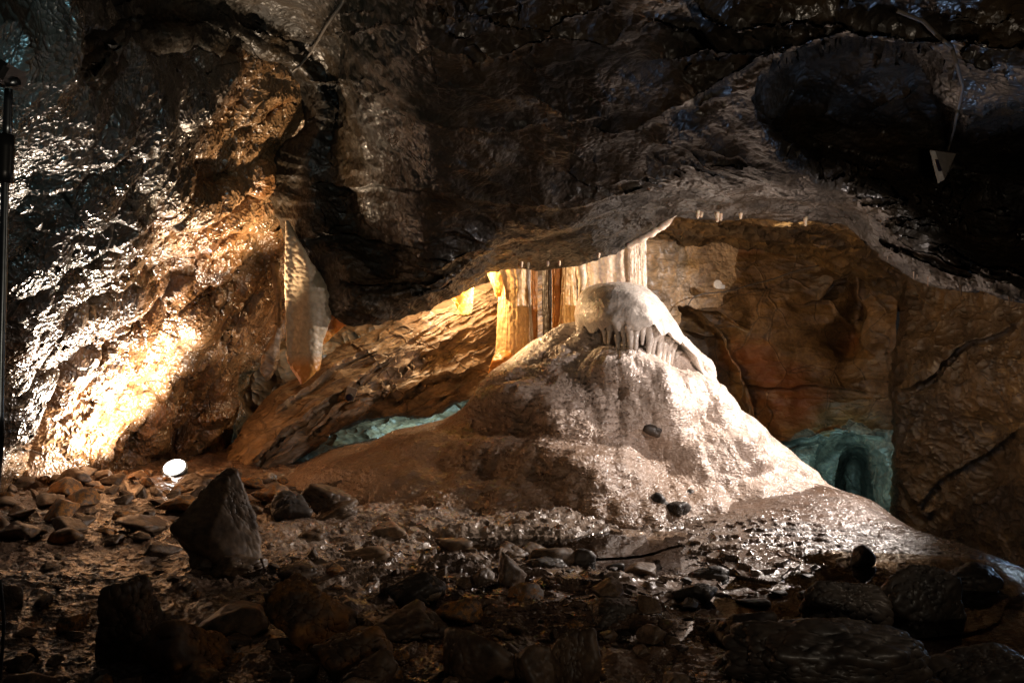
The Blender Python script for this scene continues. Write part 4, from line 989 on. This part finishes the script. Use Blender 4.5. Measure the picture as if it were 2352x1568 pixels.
# wedge shaped housing hanging in the hollow
dd = ceil_depth(2168, 380, 40)-.20
wf = empty('lamp_housing', P(2165, 385, dd)); tag(wf, 'wedge shaped grey lamp housing hanging in the dark hollow at the right', 'lamp')
def L3(px, py, d): return P(px, py, d)-P(2165, 385, dd)
fr_ = [L3(2135,345,dd), L3(2150,350,dd), L3(2172,412,dd+.02), L3(2152,422,dd)]
bk = [L3(2136,343,dd+.16), L3(2196,352,dd+.12), L3(2176,400,dd+.14), L3(2160,418,dd+.16)]
def hull(name, pts, mat, parent):
    bm = bmesh.new(); [bm.verts.new(p) for p in pts]; r_ = bmesh.ops.convex_hull(bm, input=bm.verts)
    bmesh.ops.bevel(bm, geom=bm.edges[:], offset=.003, segments=1, affect='EDGES')
    me = bpy.data.meshes.new(name); bm.to_mesh(me); bm.free(); return link(name, me, mat, parent)
hull('body', [L3(2148,346,dd+.01), L3(2196,353,dd+.08), L3(2172,408,dd+.05), L3(2160,418,dd+.01)]+bk, M['greybox'], wf)
hull('face_plate', [L3(2135,345,dd-.005), L3(2148,347,dd-.01), L3(2170,412,dd-.01), L3(2154,422,dd-.005), L3(2135,345,dd+.012), L3(2148,347,dd+.01), L3(2170,412,dd+.01), L3(2154,422,dd+.012)], M['plastic'], wf)
hull('window', [L3(2146,366,dd-.016), L3(2155,366,dd-.016), L3(2164,393,dd-.016), L3(2155,394,dd-.016), L3(2146,366,dd-.006), L3(2155,366,dd-.006), L3(2164,393,dd-.006), L3(2155,394,dd-.006)], M['darkglass'], wf)

def cable(pts, r, mat, label, cat='cable'):
    o = rod('cable', [P(*p) for p in pts], [r]*len(pts), M[mat], wob=.05, sub=6, nseg=10); tag(o, label, cat); return o
def on_ceiling(pts, gap=.025):
    out = []
    for (x0, y0), (x1, y1) in zip(pts[:-1], pts[1:]):
        for k in range(3): out.append((x0+(x1-x0)*k/3, y0+(y1-y0)*k/3))
    out.append(pts[-1])
    return [(x, y, ceil_depth(x, y)-gap) for x, y in out]
cable(on_ceiling([(2060,25),(2120,50),(2150,80),(2185,108),(2198,150),(2211,200),(2200,250),(2190,300),(2178,345)]), .008, 'cable', 'thick grey cable looping down the rock to the hanging lamp housing')
cable(on_ceiling([(672,165),(690,150),(715,120),(750,60),(785,10),(815,-60)]), .009, 'cable', 'dark cable running up the ceiling above the left wall')
cable([(1580,701,10.15),(1592,684,10.2),(1614,675,10.25),(1670,669,10.25),(1720,655,10.2),(1775,641,10.2),(1830,622,10.15),(1880,610,10.1)], .008, 'cable', 'thin wire strung across the back wall')
cable([(0,1330,2.5),(6,1380,2.5),(9,1430,2.5),(6,1480,2.5),(0,1560,2.5)], .005, 'blackcable', 'black cable curving at the lower left edge of the picture')
sl = empty('wall_lamp', P(1650, 655, 10.1)); tag(sl, 'small white lamp fixed to the back wall', 'lamp')
cyl('lamp_head', .045, .06, M['plastic'], sl, (-.02, -.02, 0), (1.2, .5, 0), r2=.06, bev=.003)
boxmesh('bracket', (.09, .05, .05), M['plastic'], sl, (.04, .03, -.02), bev=.004)
s2 = empty('spotlight', P(803, 912, 7.7)); tag(s2, 'tiny spotlight with a dark violet lens mounted on the leaning slab', 'lamp')
boxmesh('mount', (.10, .03, .13), M['greybox'], s2, (.0, .05, .03), (0, .3, 0), bev=.004)
cyl('housing', .035, .07, M['black'], s2, (0, 0, .0), (1.57, 0, 0), bev=.002)
cyl('lens', .026, .008, M['darkglass'], s2, (0, -.037, .0), (1.57, 0, 0), bev=.001)
# tall stand at the left edge
st = empty('light_stand', (P(12, 1450, 2.1).x, 2.1, 0)); tag(st, 'dark metal stand with a lamp head, cut by the left edge of the picture', 'stand')
x0 = st.location.x
def rel(px, py): q = P(px, py, 2.1); return Vector((q.x-x0, 0, q.z))
rod('pole', [rel(0, 1000), rel(3, 800), rel(8, 600), rel(14, 330)], [.010, .010, .010, .009], M['steel'], st, wob=0)
rod('collar', [rel(10, 420), rel(14, 310)], [.021, .021], M['black'], st, wob=0)
rod('upper_pole', [rel(17, 315), rel(20, 205)], [.012, .010], M['steel'], st, wob=0)
hd = boxmesh('lamp_head', (.085, .10, .055), M['black'], st, rel(4, 165), (0, .5, 0), bev=.01)
cyl('knob', .012, .05, M['steel'], st, rel(22, 190), (0, 1.5, 0), bev=.003)
rod('foot', [rel(0, 1000), rel(-40, 1500), rel(-44, 1700)], [.011, .011, .011], M['black'], st, wob=0)

# ------------------------------------------------------------------ light
def spot(name, loc, target, watts, size, col, blend=.3, rad=.04):
    l = bpy.data.lights.new(name, 'SPOT'); l.energy = watts; l.spot_size = math.radians(size); l.spot_blend = blend
    l.color = col; l.shadow_soft_size = rad
    o = bpy.data.objects.new(name, l); COL.objects.link(o); o.location = loc
    o.rotation_euler = (Vector(target)-Vector(loc)).to_track_quat('-Z', 'Y').to_euler(); return o
def point(name, loc, watts, col, rad=.05):
    l = bpy.data.lights.new(name, 'POINT'); l.energy = watts; l.color = col; l.shadow_soft_size = rad
    o = bpy.data.objects.new(name, l); COL.objects.link(o); o.location = loc; return o
la = lampA+aimA*.02
spot('floodlight_beam', la, la+Vector((-.46, -.37, .81)), 1150, 122, (1, .81, .63), 1.0, .05)
spot('chimney_fill', P(585, 760, 6.5), P(560, 310, 6.3), 230, 110, (1, .74, .48), .8, .05)  # added bare light, no fixture here, to brighten the chimney rock
spot('ceiling_fill', (.9, -.6, .8), (.9, 5, 4.0), 150, 104, (1, .82, .62), .9, .2)  # unseen fill added behind the camera to lift the dark ceiling
az = math.radians(168); el = math.radians(-14)
spot('mound_lamp', (3.8, 6.5, 2.3), (3.8+math.cos(az)*3, 6.5+math.sin(az)*3, 2.3+math.tan(el)*3), 1000, 128, (1, .87, .78), .35, .05)
spot('mound_front_fill', (3.0, 4.3, 1.62), (.9, 6.9, 1.15), 260, 78, (1, .84, .76), .8, .04)  # unseen frontal fill added to brighten the camera side of the mound
spot('column_lamp', P(1045, 640, 7.75), P(1200, 740, 7.95), 120, 120, (1, .66, .34), .5, .04)
point('slab_lamp', P(1040, 600, 8.4), 130, (1, .68, .38), .04)
point('teal_lamp_left', P(960, 930, 9.35), 26, (.45, .85, 1.0), .05)
spot('teal_lamp_right', P(1900, 1110, 8.9), P(1955, 1075, 10.8), 60, 74, (.50, .92, .92), .9, .05)
point('blue_lamp', (3.9, 5.3, .15), 14, (.45, .68, 1.0), .04)
spot('blue_roof_lamp', (3.3, 4.6, .3), (2.3, 3.6, 2.9), 45, 75, (.42, .62, 1.0), .5, .03)
spot('teal_ceiling_fill', (-1.75, 1.9, 1.45), (-1.95, 3.4, 2.5), 45, 85, (.40, .85, 1.0), .8, .05)  # unseen teal fill added out of frame for the upper left ceiling
spot('foreground_fill', (2.9, 3.1, 1.7), (-1.0, 3.3, 0), 20, 80, (1, .76, .55), .8, .05)  # unseen fill added at the right to rim the foreground stones

w = bpy.data.worlds.new('World'); sc.world = w; w.use_nodes = True
bg = w.node_tree.nodes['Background']; bg.inputs[0].default_value = (.8, .75, .7, 1); bg.inputs[1].default_value = .010

cam = bpy.data.cameras.new('camera'); co = bpy.data.objects.new('camera', cam); COL.objects.link(co); sc.camera = co
co.location = (0, 0, CZ); co.rotation_euler = (math.pi/2, 0, 0)
cam.lens = 28.0; cam.sensor_width = 36.0; cam.clip_end = 200; cam.clip_start = .05
sc.view_settings.view_transform = 'Standard'; sc.view_settings.look = 'None'; sc.view_settings.exposure = 0.0; sc.view_settings.gamma = 1
sc.render.engine = 'CYCLES'
sc.cycles.use_denoising = True; sc.cycles.use_adaptive_sampling = True; sc.cycles.adaptive_threshold = .03
sc.cycles.max_bounces = 6; sc.cycles.diffuse_bounces = 2; sc.cycles.glossy_bounces = 3; sc.cycles.transmission_bounces = 4
sc.cycles.sample_clamp_indirect = 4.0; sc.cycles.caustics_reflective = False; sc.cycles.caustics_refractive = False
